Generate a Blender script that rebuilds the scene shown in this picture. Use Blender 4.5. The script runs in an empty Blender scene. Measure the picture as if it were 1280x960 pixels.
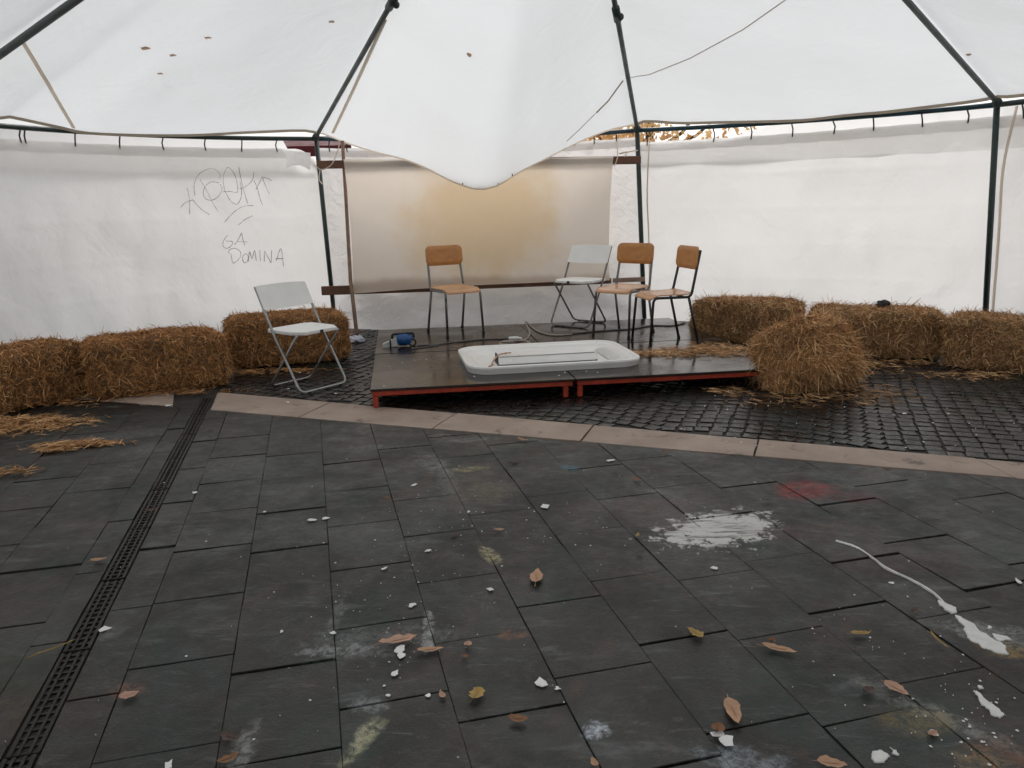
import bpy, math, random
import numpy as np
from mathutils import Vector, Matrix, noise
from mathutils.bvhtree import BVHTree
random.seed(7)
rng = np.random.default_rng(7)
PI = math.pi
R = math.radians
SC = bpy.context.scene
COL = SC.collection

# ------------------------------------------------------------------ camera
EYE = 1.35
FPX = 975.0
PITCH, ROLL = R(13.05), R(-1.2)
cF = Vector((0, math.cos(PITCH), -math.sin(PITCH)))
_u = Vector((0, math.sin(PITCH), math.cos(PITCH)))
_x = Vector((1, 0, 0))
cX = math.cos(ROLL) * _x + math.sin(ROLL) * _u
cU = -math.sin(ROLL) * _x + math.cos(ROLL) * _u
cam_d = bpy.data.cameras.new('camera')
cam = bpy.data.objects.new('camera', cam_d)
COL.objects.link(cam)
m = Matrix((cX, cU, -cF)).transposed().to_4x4()
m.translation = Vector((0, 0, EYE))
cam.matrix_world = m
cam_d.sensor_width = 36
cam_d.lens = FPX / 1280 * 36
cam_d.clip_start = 0.05
cam_d.clip_end = 2000
SC.camera = cam

# ------------------------------------------------------------------ light
SUN_EL, SUN_AZ = R(48), R(12)          # azimuth from +Y, clockwise
w = bpy.data.worlds.new('World')
SC.world = w
w.use_nodes = True
wt = w.node_tree
bg = wt.nodes['Background']
sky = wt.nodes.new('ShaderNodeTexSky')
sky.sky_type = 'NISHITA'
sky.sun_disc = False
sky.sun_elevation = SUN_EL
sky.sun_rotation = SUN_AZ
sky.dust_density = 4.0
sky.air_density = 1.0
hs = wt.nodes.new('ShaderNodeHueSaturation')
hs.inputs['Saturation'].default_value = 0.12      # overcast: the cloud deck takes the blue out
wt.links.new(sky.outputs[0], hs.inputs['Color'])
wt.links.new(hs.outputs[0], bg.inputs['Color'])
bg.inputs['Strength'].default_value = 0.13
sd = bpy.data.lights.new('sun', 'SUN')
sd.energy = .8
sd.angle = R(25)
sd.color = (1, 0.97, 0.93)
sun = bpy.data.objects.new('sun', sd)
COL.objects.link(sun)
sdir = Vector((math.sin(SUN_AZ) * math.cos(SUN_EL), math.cos(SUN_AZ) * math.cos(SUN_EL), math.sin(SUN_EL)))
sun.rotation_euler = sdir.to_track_quat('Z', 'Y').to_euler()
SC.view_settings.view_transform = 'Standard'
SC.view_settings.look = 'None'
SC.view_settings.gamma = 1
SC.view_settings.use_curve_mapping = False
SC.view_settings.exposure = 0.45
SC.cycles.max_bounces = 10
SC.cycles.diffuse_bounces = 6
SC.cycles.transmission_bounces = 6

# ------------------------------------------------------------------ survey helpers
def ray(px, py):
    return cF + (px - 640) / FPX * cX - (py - 480) / FPX * cU
def G(px, py, z=0.0):
    r = ray(px, py); t = (z - EYE) / r.z
    return Vector((0, 0, EYE)) + r * t
def PY(px, py, Y):
    r = ray(px, py)
    return Vector((0, 0, EYE)) + r * (Y / r.y)
def proj(p):
    d = Vector(p) - Vector((0, 0, EYE)); z = d.dot(cF)
    return 640 + FPX * d.dot(cX) / z, 480 - FPX * d.dot(cU) / z, z
def z_at(x, y, py):
    lo, hi = -2.0, 9.0
    for _ in range(40):
        mm = (lo + hi) / 2
        if proj((x, y, mm))[1] > py: lo = mm
        else: hi = mm
    return lo
YAW = R(14.15)
cY, sY = math.cos(YAW), math.sin(YAW)
def T2W(x, y):  # paving grid to world
    return x * cY - y * sY, x * sY + y * cY
def W2T(x, y):
    return x * cY + y * sY, -x * sY + y * cY

# ------------------------------------------------------------------ scene helpers
class MB:
    def __init__(s): s.v = []; s.f = []; s.sm = []
    def add(s, vs, fs, smooth=False):
        o = len(s.v)
        s.v.extend([tuple(p) for p in vs])
        for f in fs:
            s.f.append(tuple(i + o for i in f)); s.sm.append(smooth)
        return s
    def box(s, c, d, rot=None, bev=0.0):
        x, y, z = d[0] / 2, d[1] / 2, d[2] / 2
        b = min(bev, x * .9, y * .9, z * .9)
        if b <= 0:
            vs = [(i, j, k) for k in (-z, z) for i, j in ((-x, -y), (x, -y), (x, y), (-x, y))]
            fs = [(3, 2, 1, 0), (4, 5, 6, 7), (0, 1, 5, 4), (1, 2, 6, 5), (2, 3, 7, 6), (3, 0, 4, 7)]
        else:
            vs = []
            for zz, q in ((-z, b), (-z + b, 0), (z - b, 0), (z, b)):
                xx, yy = x - q, y - q
                for i, j in ((-xx + b, -yy), (xx - b, -yy), (xx, -yy + b), (xx, yy - b), (xx - b, yy), (-xx + b, yy), (-xx, yy - b), (-xx, -yy + b)):
                    vs.append((i, j, zz))
            fs = [tuple(range(7, -1, -1)), tuple(range(24, 32))]
            for l in range(3):
                for i in range(8):
                    a = l * 8 + i; b2 = l * 8 + (i + 1) % 8
                    fs.append((a, b2, b2 + 8, a + 8))
        M = rot if rot is not None else Matrix.Identity(3)
        c = Vector(c)
        return s.add([c + M @ Vector(p) for p in vs], fs)
    def tube(s, pts, r, n=8, caps=True, flat=None):
        pts = [Vector(p) for p in pts]
        if len(pts) < 2: return s
        rr = r if isinstance(r, (list, tuple)) else [r] * len(pts)
        tan = []
        for i in range(len(pts)):
            a = pts[max(i - 1, 0)]; b = pts[min(i + 1, len(pts) - 1)]
            tan.append((b - a).normalized())
        t0 = tan[0]
        ref = Vector((0, 0, 1)) if abs(t0.z) < .9 else Vector((1, 0, 0))
        nx = t0.cross(ref).normalized()
        vs = []
        for i, p in enumerate(pts):
            t = tan[i]
            nx = (nx - t * nx.dot(t)).normalized()
            ny = t.cross(nx)
            for k in range(n):
                a = 2 * PI * k / n
                vs.append(p + (nx * math.cos(a) * (flat[0] if flat else 1) + ny * math.sin(a) * (flat[1] if flat else 1)) * rr[i])
        fs = []
        for i in range(len(pts) - 1):
            for k in range(n):
                fs.append((i * n + k, i * n + (k + 1) % n, (i + 1) * n + (k + 1) % n, (i + 1) * n + k))
        s.add(vs, fs, True)
        if caps:
            o = len(s.v) - len(vs)
            s.f.append(tuple(o + k for k in range(n - 1, -1, -1))); s.sm.append(False)
            s.f.append(tuple(o + (len(pts) - 1) * n + k for k in range(n))); s.sm.append(False)
        return s
    def sphere(s, c, rad, n=10, sc=(1, 1, 1)):
        c = Vector(c); vs = []; fs = []
        h = n // 2 + 1
        for i in range(h + 1):
            a = PI * i / h
            for k in range(n):
                b = 2 * PI * k / n
                vs.append(c + Vector((math.sin(a) * math.cos(b) * sc[0], math.sin(a) * math.sin(b) * sc[1], math.cos(a) * sc[2])) * rad)
        for i in range(h):
            for k in range(n):
                fs.append((i * n + k, (i + 1) * n + k, (i + 1) * n + (k + 1) % n, i * n + (k + 1) % n))
        return s.add(vs, fs, True)
    def grid(s, fn, nu, nv, smooth=True):
        vs = [fn(i / nu, j / nv) for j in range(nv + 1) for i in range(nu + 1)]
        fs = [(j * (nu + 1) + i, j * (nu + 1) + i + 1, (j + 1) * (nu + 1) + i + 1, (j + 1) * (nu + 1) + i) for j in range(nv) for i in range(nu)]
        return s.add(vs, fs, smooth)
    def mesh(s, name, mat):
        me = bpy.data.meshes.new(name)
        me.from_pydata(s.v, [], s.f)
        me.polygons.foreach_set('use_smooth', s.sm)
        if mat: me.materials.append(mat)
        me.update()
        return me
    def build(s, name, mat, parent=None, **kw):
        return link(name, s.mesh(name, mat), parent, **kw)

def link(name, me, parent=None, loc=None, rot=None, label=None, cat=None, group=None, kind=None):
    o = bpy.data.objects.new(name, me)
    COL.objects.link(o)
    if parent is not None: o.parent = parent
    if loc is not None: o.location = loc
    if rot is not None: o.rotation_euler = rot
    return tag(o, label, cat, group, kind)
def tag(o, label=None, cat=None, group=None, kind=None):
    if label: o['label'] = label
    if cat: o['category'] = cat
    if group: o['group'] = group
    if kind: o['kind'] = kind
    return o
def thing(name, label, cat, loc=(0, 0, 0), rz=0, group=None):
    return link(name, None, None, loc, (0, 0, rz), label, cat, group)
def copy_tree(o, parent=None):
    c = o.copy(); COL.objects.link(c)
    c.parent = parent
    for ch in list(o.children): copy_tree(ch, c)
    return c
def fillet(pts, rad, n=5):
    pts = [Vector(p) for p in pts]
    out = [pts[0]]
    for i in range(1, len(pts) - 1):
        p = pts[i]; a = pts[i - 1] - p; b = pts[i + 1] - p
        r_ = min(rad, a.length * .45, b.length * .45)
        A = p + a.normalized() * r_; B = p + b.normalized() * r_
        for k in range(n + 1):
            t = k / n
            out.append(A * (1 - t) ** 2 + p * 2 * t * (1 - t) + B * t * t)
    out.append(pts[-1])
    return out
def catmull(pts, n=6):
    pts = [Vector(p) for p in pts]
    P = [pts[0] * 2 - pts[1]] + pts + [pts[-1] * 2 - pts[-2]]
    out = []
    for i in range(1, len(P) - 2):
        for k in range(n):
            t = k / n
            out.append(.5 * ((2 * P[i]) + (-P[i - 1] + P[i + 1]) * t + (2 * P[i - 1] - 5 * P[i] + 4 * P[i + 1] - P[i + 2]) * t * t + (-P[i - 1] + 3 * P[i] - 3 * P[i + 1] + P[i + 2]) * t ** 3))
    out.append(pts[-1])
    return out

# ------------------------------------------------------------------ materials
def new_mat(name):
    mt = bpy.data.materials.new(name); mt.use_nodes = True
    nt = mt.node_tree
    return mt, nt, nt.nodes['Principled BSDF'], nt.nodes['Material Output']
def N(nt, typ, ins=None, **props):
    n = nt.nodes.new(typ)
    for k, v in props.items(): setattr(n, k, v)
    for k, v in (ins or {}).items():
        if isinstance(v, bpy.types.NodeSocket): nt.links.new(v, n.inputs[k])
        else: n.inputs[k].default_value = v
    return n
def mixc(nt, fac, a, b, mode='MIX'):
    n = nt.nodes.new('ShaderNodeMix'); n.data_type = 'RGBA'; n.blend_type = mode
    for idx, v in ((0, fac), (6, a), (7, b)):
        if isinstance(v, bpy.types.NodeSocket): nt.links.new(v, n.inputs[idx])
        elif isinstance(v, (tuple, list)): n.inputs[idx].default_value = (*v[:3], 1)
        else: n.inputs[idx].default_value = v
    return n.outputs[2]
def math_(nt, op, a, b=0.0, clamp=False):
    n = nt.nodes.new('ShaderNodeMath'); n.operation = op; n.use_clamp = clamp
    for i, v in enumerate((a, b)):
        if isinstance(v, bpy.types.NodeSocket): nt.links.new(v, n.inputs[i])
        else: n.inputs[i].default_value = v
    return n.outputs[0]
def ramp(nt, fac, stops):
    n = nt.nodes.new('ShaderNodeValToRGB')
    nt.links.new(fac, n.inputs[0])
    el = n.color_ramp.elements
    while len(el) < len(stops): el.new(0.5)
    for e, (p, c) in zip(el, stops):
        e.position = p; e.color = (*c, 1) if len(c) == 3 else c
    return n.outputs[0]
def mrange(nt, v, a, b, c=0.0, d=1.0, smooth=True):
    n = nt.nodes.new('ShaderNodeMapRange'); n.interpolation_type = 'SMOOTHSTEP' if smooth else 'LINEAR'
    nt.links.new(v, n.inputs[0])
    for i, q in enumerate((a, b, c, d)): n.inputs[i + 1].default_value = q
    return n.outputs[0]
def tnoise(nt, vec, scale, detail=4, rough=.55, dist=0.0):
    n = N(nt, 'ShaderNodeTexNoise', {'Scale': scale, 'Detail': detail, 'Roughness': rough, 'Distortion': dist})
    if vec is not None: nt.links.new(vec, n.inputs['Vector'])
    return n.outputs[0]
def bump(nt, h, strength, dist, bsdf):
    b = N(nt, 'ShaderNodeBump', {'Strength': strength, 'Distance': dist, 'Height': h})
    nt.links.new(b.outputs[0], bsdf.inputs['Normal'])
    return b
def blob(nt, pos, loc, size, rot, nz, amp, soft=.25):
    mp = N(nt, 'ShaderNodeMapping', {'Vector': pos, 'Location': (loc[0], loc[1], loc[2] if len(loc) > 2 else 0), 'Rotation': (0, 0, rot), 'Scale': (size[0], size[1], size[2] if len(size) > 2 else 1)}, vector_type='TEXTURE')
    l = N(nt, 'ShaderNodeVectorMath', {0: mp.outputs[0]}, operation='LENGTH').outputs['Value']
    d = math_(nt, 'ADD', l, math_(nt, 'MULTIPLY', math_(nt, 'SUBTRACT', nz, .5), amp))
    return mrange(nt, d, 1 - soft, 1 + soft, 1, 0), mp.outputs[0]
def simple(name, col, rough=.5, metal=0.0, var=.15, scale=6, bmp=.0, spec=.5):
    mt, nt, b, o = new_mat(name)
    tc = N(nt, 'ShaderNodeTexCoord').outputs['Object']
    n1 = tnoise(nt, tc, scale, 6, .65)
    c = ramp(nt, n1, [(.3, tuple(x * (1 - var) for x in col)), (.7, tuple(min(1, x * (1 + var)) for x in col))])
    nt.links.new(c, b.inputs['Base Color'])
    nt.links.new(mrange(nt, n1, .3, .7, max(.02, rough - .12), min(1, rough + .12)), b.inputs['Roughness'])
    b.inputs['Metallic'].default_value = metal
    b.inputs['Specular IOR Level'].default_value = spec
    if bmp: bump(nt, tnoise(nt, tc, scale * 8, 4), bmp, .004, b)
    return mt

def fabric(name, col, trans=.5, tcol=None, dirt=.06, tints=(), gloss=.06, dirtcol=(.45, .38, .3), crinkle=0.0):
    mt, nt, b, out = new_mat(name)
    pos = N(nt, 'ShaderNodeNewGeometry').outputs['Position']
    big = tnoise(nt, pos, .9, 4, .6)
    fine = tnoise(nt, pos, 9, 6, .7)
    c = mixc(nt, mrange(nt, big, .35, .75, 0, dirt), col, dirtcol)
    c = mixc(nt, mrange(nt, fine, .6, .8, 0, dirt * 1.2), c, dirtcol)
    for (loc, size, rot, scol, st, amp) in tints:  # wall stains, and the glow painted into the screen cloth
        f, _ = blob(nt, pos, loc, size, rot, tnoise(nt, pos, 3, 4), amp, .45)
        c = mixc(nt, math_(nt, 'MULTIPLY', f, st), c, scol)
    d = N(nt, 'ShaderNodeBsdfDiffuse', {'Color': c})
    tl = N(nt, 'ShaderNodeBsdfTranslucent', {'Color': c if tcol is None else mixc(nt, 1.0, c, tcol, 'MULTIPLY')})
    mx = N(nt, 'ShaderNodeMixShader', {0: trans, 1: d.outputs[0], 2: tl.outputs[0]})
    g = N(nt, 'ShaderNodeBsdfGlossy', {'Color': (.8, .8, .8, 1), 'Roughness': .45})
    mg = N(nt, 'ShaderNodeMixShader', {0: gloss, 1: mx.outputs[0], 2: g.outputs[0]})
    wr = tnoise(nt, pos, 2.2, 3, .5, .8)
    bp = N(nt, 'ShaderNodeBump', {'Strength': .35, 'Distance': .05, 'Height': wr})
    if crinkle:
        vo = N(nt, 'ShaderNodeTexVoronoi', {'Vector': pos, 'Scale': 5.0}, feature='SMOOTH_F1')
        bp = N(nt, 'ShaderNodeBump', {'Strength': crinkle, 'Distance': .05, 'Height': math_(nt, 'ADD', vo.outputs[0], tnoise(nt, pos, 7, 3, .5, 1.5)), 'Normal': bp.outputs[0]})
    for x in (d, tl, g): nt.links.new(bp.outputs[0], x.inputs['Normal'])
    nt.links.new(mg.outputs[0], out.inputs['Surface'])
    return mt

M = {}
M['steel_green'] = simple('dark green painted steel', (.018, .035, .032), .5, 0, .35, 9, .2)
M['steel_grey'] = simple('weathered grey green steel', (.055, .07, .066), .5, 0, .3, 9, .2)
M['steel_teal'] = simple('teal painted rail', (.012, .05, .07), .45, 0, .6, 5, .2)
M['strap'] = simple('beige webbing', (.33, .29, .24), .85, 0, .2, 20)
M['tie'] = simple('dark cord', (.05, .045, .04), .8)
M['cord'] = simple('grey cord', (.35, .31, .27), .8)
M['hem'] = simple('stained tarpaulin hem', (.34, .31, .26), .7, 0, .35, 7)
M['beam'] = simple('brown timber', (.13, .06, .032), .6, 0, .45, 7, .4)
M['beam_pale'] = simple('pale brown timber', (.30, .20, .14), .6, 0, .3, 7, .4)
M['stick'] = simple('weathered stick', (.24, .15, .10), .7, 0, .4, 10, .4)
M['red_steel'] = simple('scuffed red painted steel', (.36, .038, .014), .5, 0, .35, 14, .3)
M['grey_steel'] = simple('grey tubular steel', (.16, .155, .15), .35, .7, .2, 12)
M['silver_steel'] = simple('silver painted steel', (.32, .33, .32), .35, .7, .12, 12)
M['black_steel'] = simple('black tubular steel', (.02, .019, .018), .4, .2, .2, 12)
M['rubber'] = simple('black rubber', (.012, .012, .012), .6)
M['white_plastic'] = simple('white plastic', (.80, .79, .76), .38, 0, .05, 5)
M['blue_plastic'] = simple('blue plastic', (.008, .07, .22), .35, 0, .2, 20)
M['hose'] = simple('grey cable', (.09, .085, .08), .5, 0, .3, 30)
M['hose_beige'] = simple('beige hose', (.28, .24, .2), .5, 0, .3, 30)
M['paper'] = simple('white paper', (.78, .77, .74), .8, 0, .05, 20)
M['marker'] = simple('grey marker ink', (.2, .2, .2), .7)
M['leaf_tan'] = simple('dry tan leaf', (.46, .27, .16), .7, 0, .25, 40, .5)
M['leaf_brown'] = simple('dry brown leaf', (.22, .10, .04), .7, 0, .3, 40, .5)
M['leaf_dark'] = simple('dark wet leaf', (.06, .028, .015), .45, 0, .3, 40, .5)
M['leaf_yellow'] = simple('yellowed leaf', (.38, .25, .07), .7, 0, .3, 40, .5)
M['leaf_pink'] = simple('pinkish leaf', (.47, .28, .19), .7, 0, .2, 40, .5)
M['paint_white'] = simple('dried white paint', (.72, .71, .68), .55, 0, .12, 30, .4)
M['bark'] = simple('bark', (.08, .06, .045), .9, 0, .3, 10, .6)
M['awning'] = simple('dark red canvas', (.10, .008, .012), .8)
M['iron'] = simple('dark cast iron grating', (.017, .014, .011), .5, .3, .4, 25, .4)
M['soil'] = simple('grey black silt', (.022, .018, .0145), .8, 0, .85, 5, .3)

def wood_seat(name, col, gl):
    mt, nt, b, o = new_mat(name)
    tc = N(nt, 'ShaderNodeTexCoord').outputs['Object']
    mp = N(nt, 'ShaderNodeMapping', {'Vector': tc, 'Scale': (3, 30, 3)})
    g = tnoise(nt, mp.outputs[0], 4, 5, .6, .6)
    c = ramp(nt, g, [(.25, tuple(x * .72 for x in col)), (.75, tuple(min(1, x * 1.15) for x in col))])
    nt.links.new(c, b.inputs['Base Color'])
    b.inputs['Roughness'].default_value = gl
    return mt
M['ply'] = wood_seat('varnished beech plywood', (.54, .235, .07), .35)
M['ply_pale'] = wood_seat('varnished beech plywood seat', (.56, .30, .15), .25)

def deck_mat():
    mt, nt, b, o = new_mat('wet dark plywood deck')
    pos = N(nt, 'ShaderNodeNewGeometry').outputs['Position']
    n1 = tnoise(nt, pos, 1.6, 6, .65, .3); n2 = tnoise(nt, pos, 22, 5, .7)
    c = ramp(nt, n1, [(.3, (.014, .011, .009)), (.55, (.028, .019, .013)), (.8, (.05, .034, .024))])
    c = mixc(nt, mrange(nt, n2, .62, .75, 0, .5), c, (.10, .085, .07))
    nt.links.new(c, b.inputs['Base Color'])
    nt.links.new(mrange(nt, n1, .35, .7, .10, .34), b.inputs['Roughness'])
    bump(nt, tnoise(nt, pos, 60, 3), .12, .002, b)
    return mt
M['deck'] = deck_mat()

# floor marks: soft stains and scuffs that belong to the paving (world position, metres)
def paving_mat(name, base_a, base_b, base_c, marks=True, wet=.0):
    mt, nt, b, o = new_mat(name)
    pos = N(nt, 'ShaderNodeNewGeometry').outputs['Position']
    oi = N(nt, 'ShaderNodeObjectInfo').outputs['Random']
    n1 = tnoise(nt, pos, 2.3, 6, .65, .4)
    n2 = tnoise(nt, pos, 14, 6, .7, .2)
    n3 = tnoise(nt, pos, 120, 3, .7)
    c = ramp(nt, n1, [(.28, base_a), (.5, base_b), (.75, base_c)])
    c = mixc(nt, mrange(nt, oi, 0, 1, 0, .55, False), c, tuple(x * 1.35 for x in base_b))
    c = mixc(nt, mrange(nt, n2, .50, .72, 0, .6), c, (.066, .060, .053))
    c = mixc(nt, mrange(nt, tnoise(nt, pos, 5.5, 8, .78, 1.5), .52, .66, 0, .5), c, (.050, .040, .030))
    c = mixc(nt, mrange(nt, tnoise(nt, pos, .8, 4, .6, .5), .45, .65, 0, .5), c, (.010, .018, .013))
    c = mixc(nt, mrange(nt, n2, .22, .4, .6, 0), c, (.012, .009, .007))
    # rusty silt patches
    rp = mrange(nt, tnoise(nt, pos, 1.1, 5, .7, 1.2), .56, .7, 0, .45)
    c = mixc(nt, rp, c, (.060, .033, .020))
    rough = math_(nt, 'ADD', mrange(nt, n1, .3, .72, .30 - wet, .60 - wet), mrange(nt, n2, .3, .7, -.06, .10))
    c = mixc(nt, 1.0, c, (.50, .475, .44) if marks else (.36, .33, .31), 'MULTIPLY')
    c = mixc(nt, mrange(nt, tnoise(nt, pos, 7.5, 9, .8, .9), .50, .64, 0, .45 if marks else .2), c, (.058, .054, .048))
    c = mixc(nt, mrange(nt, tnoise(nt, pos, 3.2, 9, .82, .6), .40, .52, .55, 0), c, (.007, .006, .005))
    c = mixc(nt, mrange(nt, tnoise(nt, pos, 1.7, 6, .7, 1.0), .48, .66, 0, .7), c, (.010, .026, .018))
    c = mixc(nt, mrange(nt, tnoise(nt, pos, 2.6, 7, .75, 1.6), .52, .67, 0, .7), c, (.046, .023, .013))
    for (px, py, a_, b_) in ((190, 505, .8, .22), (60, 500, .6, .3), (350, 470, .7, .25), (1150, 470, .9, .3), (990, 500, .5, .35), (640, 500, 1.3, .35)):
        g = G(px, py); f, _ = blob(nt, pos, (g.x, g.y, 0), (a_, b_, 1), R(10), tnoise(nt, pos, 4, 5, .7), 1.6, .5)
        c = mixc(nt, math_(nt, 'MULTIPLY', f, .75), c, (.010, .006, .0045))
    if marks:
        # streaky pale scuffs, running roughly across the slabs
        mp = N(nt, 'ShaderNodeMapping', {'Vector': pos, 'Rotation': (0, 0, R(-16)), 'Scale': (1.2, 4.5, 1)})
        s1 = tnoise(nt, mp.outputs[0], 2.0, 8, .72, .5)
        c = mixc(nt, mrange(nt, s1, .55, .68, 0, .42), c, (.14, .15, .147))
        mp5 = N(nt, 'ShaderNodeMapping', {'Vector': pos, 'Rotation': (0, 0, R(40)), 'Scale': (2, 9, 1)})
        c = mixc(nt, mrange(nt, tnoise(nt, mp5.outputs[0], 3.0, 9, .8, .8), .56, .66, 0, .40), c, (.15, .155, .15))
        nz = tnoise(nt, pos, 16, 8, .75)
        nzs = tnoise(nt, pos, 5, 5, .7)
        brk = mrange(nt, tnoise(nt, pos, 30, 8, .8, .6), .40, .62, .05, 1)
        MK = [  # px, py, half width, half depth (m), rot deg, colour, strength, amp, soft
            (1010, 612, .15, .11, 10, (.40, .03, .03), .85, 1.6, .35), (1060, 620, .12, .08, 10, (.20, .03, .025), .5, 2, .4),
            (800, 630, .30, .10, 0, (.14, .045, .035), .5, 2, .5), (860, 650, .22, .10, 0, (.12, .04, .035), .5, 2, .5),
            (1010, 665, .25, .07, 0, (.13, .045, .035), .5, 2, .5), (1130, 700, .25, .10, 0, (.10, .035, .03), .5, 2, .5),
            (712, 584, .05, .035, 0, (.05, .22, .36), .8, 2.5, .3),
            (588, 585, .10, .035, 10, (.42, .36, .16), .7, 2.5, .3), (600, 612, .14, .12, 0, (.16, .12, .05), .5, 2, .6),
            (613, 693, .03, .085, 20, (.50, .44, .24), .9, 1.6, .3),
            (540, 578, .08, .14, 20, (.30, .31, .31), .6, 3, .4), (560, 600, .05, .25, 10, (.26, .26, .25), .5, 3, .4),
            (425, 812, .12, .03, 8, (.42, .43, .43), .8, 2.5, .35), (470, 800, .22, .08, 8, (.22, .23, .22), .6, 3, .5),
            (535, 785, .018, .12, 5, (.50, .52, .50), .8, 2.2, .3), (420, 770, .02, .16, 0, (.30, .31, .30), .5, 3, .4),
            (455, 922, .032, .085, -20, (.50, .48, .30), .9, 1.8, .3), (460, 880, .05, .035, 0, (.36, .37, .37), .7, 2.5, .4),
            (745, 912, .035, .032, 30, (.62, .68, .76), .95, 2.4, .25),
            (1165, 890, .20, .035, -50, (.34, .34, .30), .7, 2.5, .5), (1150, 900, .10, .05, 0, (.30, .22, .07), .6, 2.4, .5),
            (1230, 955, .06, .05, 0, (.42, .36, .18), .6, 2.4, .5), (1255, 945, .1, .06, 0, (.26, .08, .03), .6, 2, .5),
            (925, 950, .10, .05, -20, (.40, .46, .50), .7, 2.4, .5), (1255, 810, .06, .05, -30, (.46, .30, .10), .7, 2, .4),
            (1235, 790, .12, .06, -20, (.45, .46, .42), .6, 2.4, .5),
            (470, 560, .2, .05, 5, (.20, .21, .22), .6, 2.4, .5), (590, 549, .16, .04, 5, (.28, .30, .31), .6, 2.6, .4),
            (550, 545, .07, .05, 5, (.28, .24, .20), .6, 2.4, .4), (150, 545, .3, .1, 20, (.16, .17, .17), .6, 2.2, .5),
            (190, 560, .15, .1, 20, (.13, .14, .14), .6, 2, .5), (380, 665, .35, .16, 0, (.09, .10, .095), .5, 1.6, .6),
            (300, 940, .03, .1, 0, (.42, .42, .40), .6, 2.6, .4), (125, 795, .06, .04, 30, (.25, .27, .27), .6, 2.4, .4),
            (162, 862, .045, .035, 0, (.30, .13, .07), .8, 1.8, .4), (640, 793, .045, .025, 0, (.30, .12, .05), .8, 2, .4),
            (20, 830, .3, .25, 0, (.05, .06, .025), .6, 1.6, .6), (15, 900, .25, .15, 0, (.08, .045, .02), .6, 1.6, .6),
            (15, 745, .12, .2, 0, (.04, .016, .010), .8, 1.6, .4)]
        for (px, py, a_, b_, rt, mc, st, amp, soft) in MK:
            g = G(px, py)
            f, _ = blob(nt, pos, (g.x, g.y, 0), (a_, b_, 1), R(rt), nz if amp > 2.1 else nzs, amp * 1.3, soft)
            c = mixc(nt, math_(nt, 'MULTIPLY', math_(nt, 'MULTIPLY', f, brk), st), c, tuple(q * .8 for q in mc))
        # the big brushed white patch: blob times streaks
        g = G(898, 660)
        f, loc = blob(nt, pos, (g.x, g.y, 0), (.25, .145, 1), R(24), nz, 4.2, .16)
        mp2 = N(nt, 'ShaderNodeMapping', {'Vector': pos, 'Rotation': (0, 0, R(-26)), 'Scale': (1.6, 11, 1)})
        st = mrange(nt, tnoise(nt, mp2.outputs[0], 2.4, 6, .65, .3), .40, .52, .22, 1)
        c = mixc(nt, math_(nt, 'MULTIPLY', f, st), c, (.60, .59, .56))
        # powdery joint dust dots
        vo = N(nt, 'ShaderNodeTexVoronoi', {'Vector': pos, 'Scale': 26, 'Randomness': 1})
        sel = math_(nt, 'GREATER_THAN', N(nt, 'ShaderNodeSeparateColor', {0: vo.outputs['Color']}).outputs[0], .975)
        dot = math_(nt, 'LESS_THAN', vo.outputs['Distance'], .10)
        c = mixc(nt, math_(nt, 'MULTIPLY', math_(nt, 'MULTIPLY', sel, dot), .7), c, (.42, .41, .38))
    c = mixc(nt, mrange(nt, n3, .5, .72, 0, .35), c, (.06, .057, .053))
    c = mixc(nt, mrange(nt, n3, .28, .42, .5, 0), c, (.006, .005, .004))
    nt.links.new(c, b.inputs['Base Color'])
    nt.links.new(rough, b.inputs['Roughness'])
    b.inputs['Specular IOR Level'].default_value = .42 if marks else .30
    h = math_(nt, 'ADD', math_(nt, 'MULTIPLY', n2, .7), math_(nt, 'MULTIPLY', n3, .3))
    bump(nt, h, .8 if marks else .45, .007, b)
    return mt
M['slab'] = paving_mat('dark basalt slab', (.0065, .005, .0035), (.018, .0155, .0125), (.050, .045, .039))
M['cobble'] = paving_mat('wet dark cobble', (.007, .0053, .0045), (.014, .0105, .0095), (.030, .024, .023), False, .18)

def band_mat():
    mt, nt, b, o = new_mat('worn pale stone')
    pos = N(nt, 'ShaderNodeNewGeometry').outputs['Position']
    n1 = tnoise(nt, pos, 3, 6, .65); n2 = tnoise(nt, pos, 18, 6, .7); n3 = tnoise(nt, pos, 5, 7, .75, .8)
    c = ramp(nt, n1, [(.3, (.27, .195, .15)), (.7, (.41, .315, .25))])
    c = mixc(nt, mrange(nt, n3, .56, .66, 0, .7), c, (.06, .038, .028))
    c = mixc(nt, mrange(nt, n2, .55, .8, 0, .4), c, (.30, .26, .22))
    nt.links.new(c, b.inputs['Base Color']); b.inputs['Roughness'].default_value = .6
    bump(nt, n2, .4, .005, b)
    return mt
M['band'] = band_mat()

def ground_mat():
    mt, nt, b, o = new_mat('bedding and outer ground')
    pos = N(nt, 'ShaderNodeNewGeometry').outputs['Position']
    n1 = tnoise(nt, pos, 6, 6, .7)
    d = N(nt, 'ShaderNodeVectorMath', {0: pos, 1: (0, 4.6, 0)}, operation='DISTANCE').outputs['Value']
    inn = ramp(nt, n1, [(.3, (.008, .007, .006)), (.7, (.022, .018, .015))])
    outc = ramp(nt, n1, [(.3, (.26, .255, .245)), (.7, (.38, .37, .35))])
    c = mixc(nt, mrange(nt, d, 5.6, 6.0), inn, outc)
    nt.links.new(c, b.inputs['Base Color']); b.inputs['Roughness'].default_value = .75
    bump(nt, n1, .3, .01, b)
    return mt
M['ground'] = ground_mat()

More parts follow.
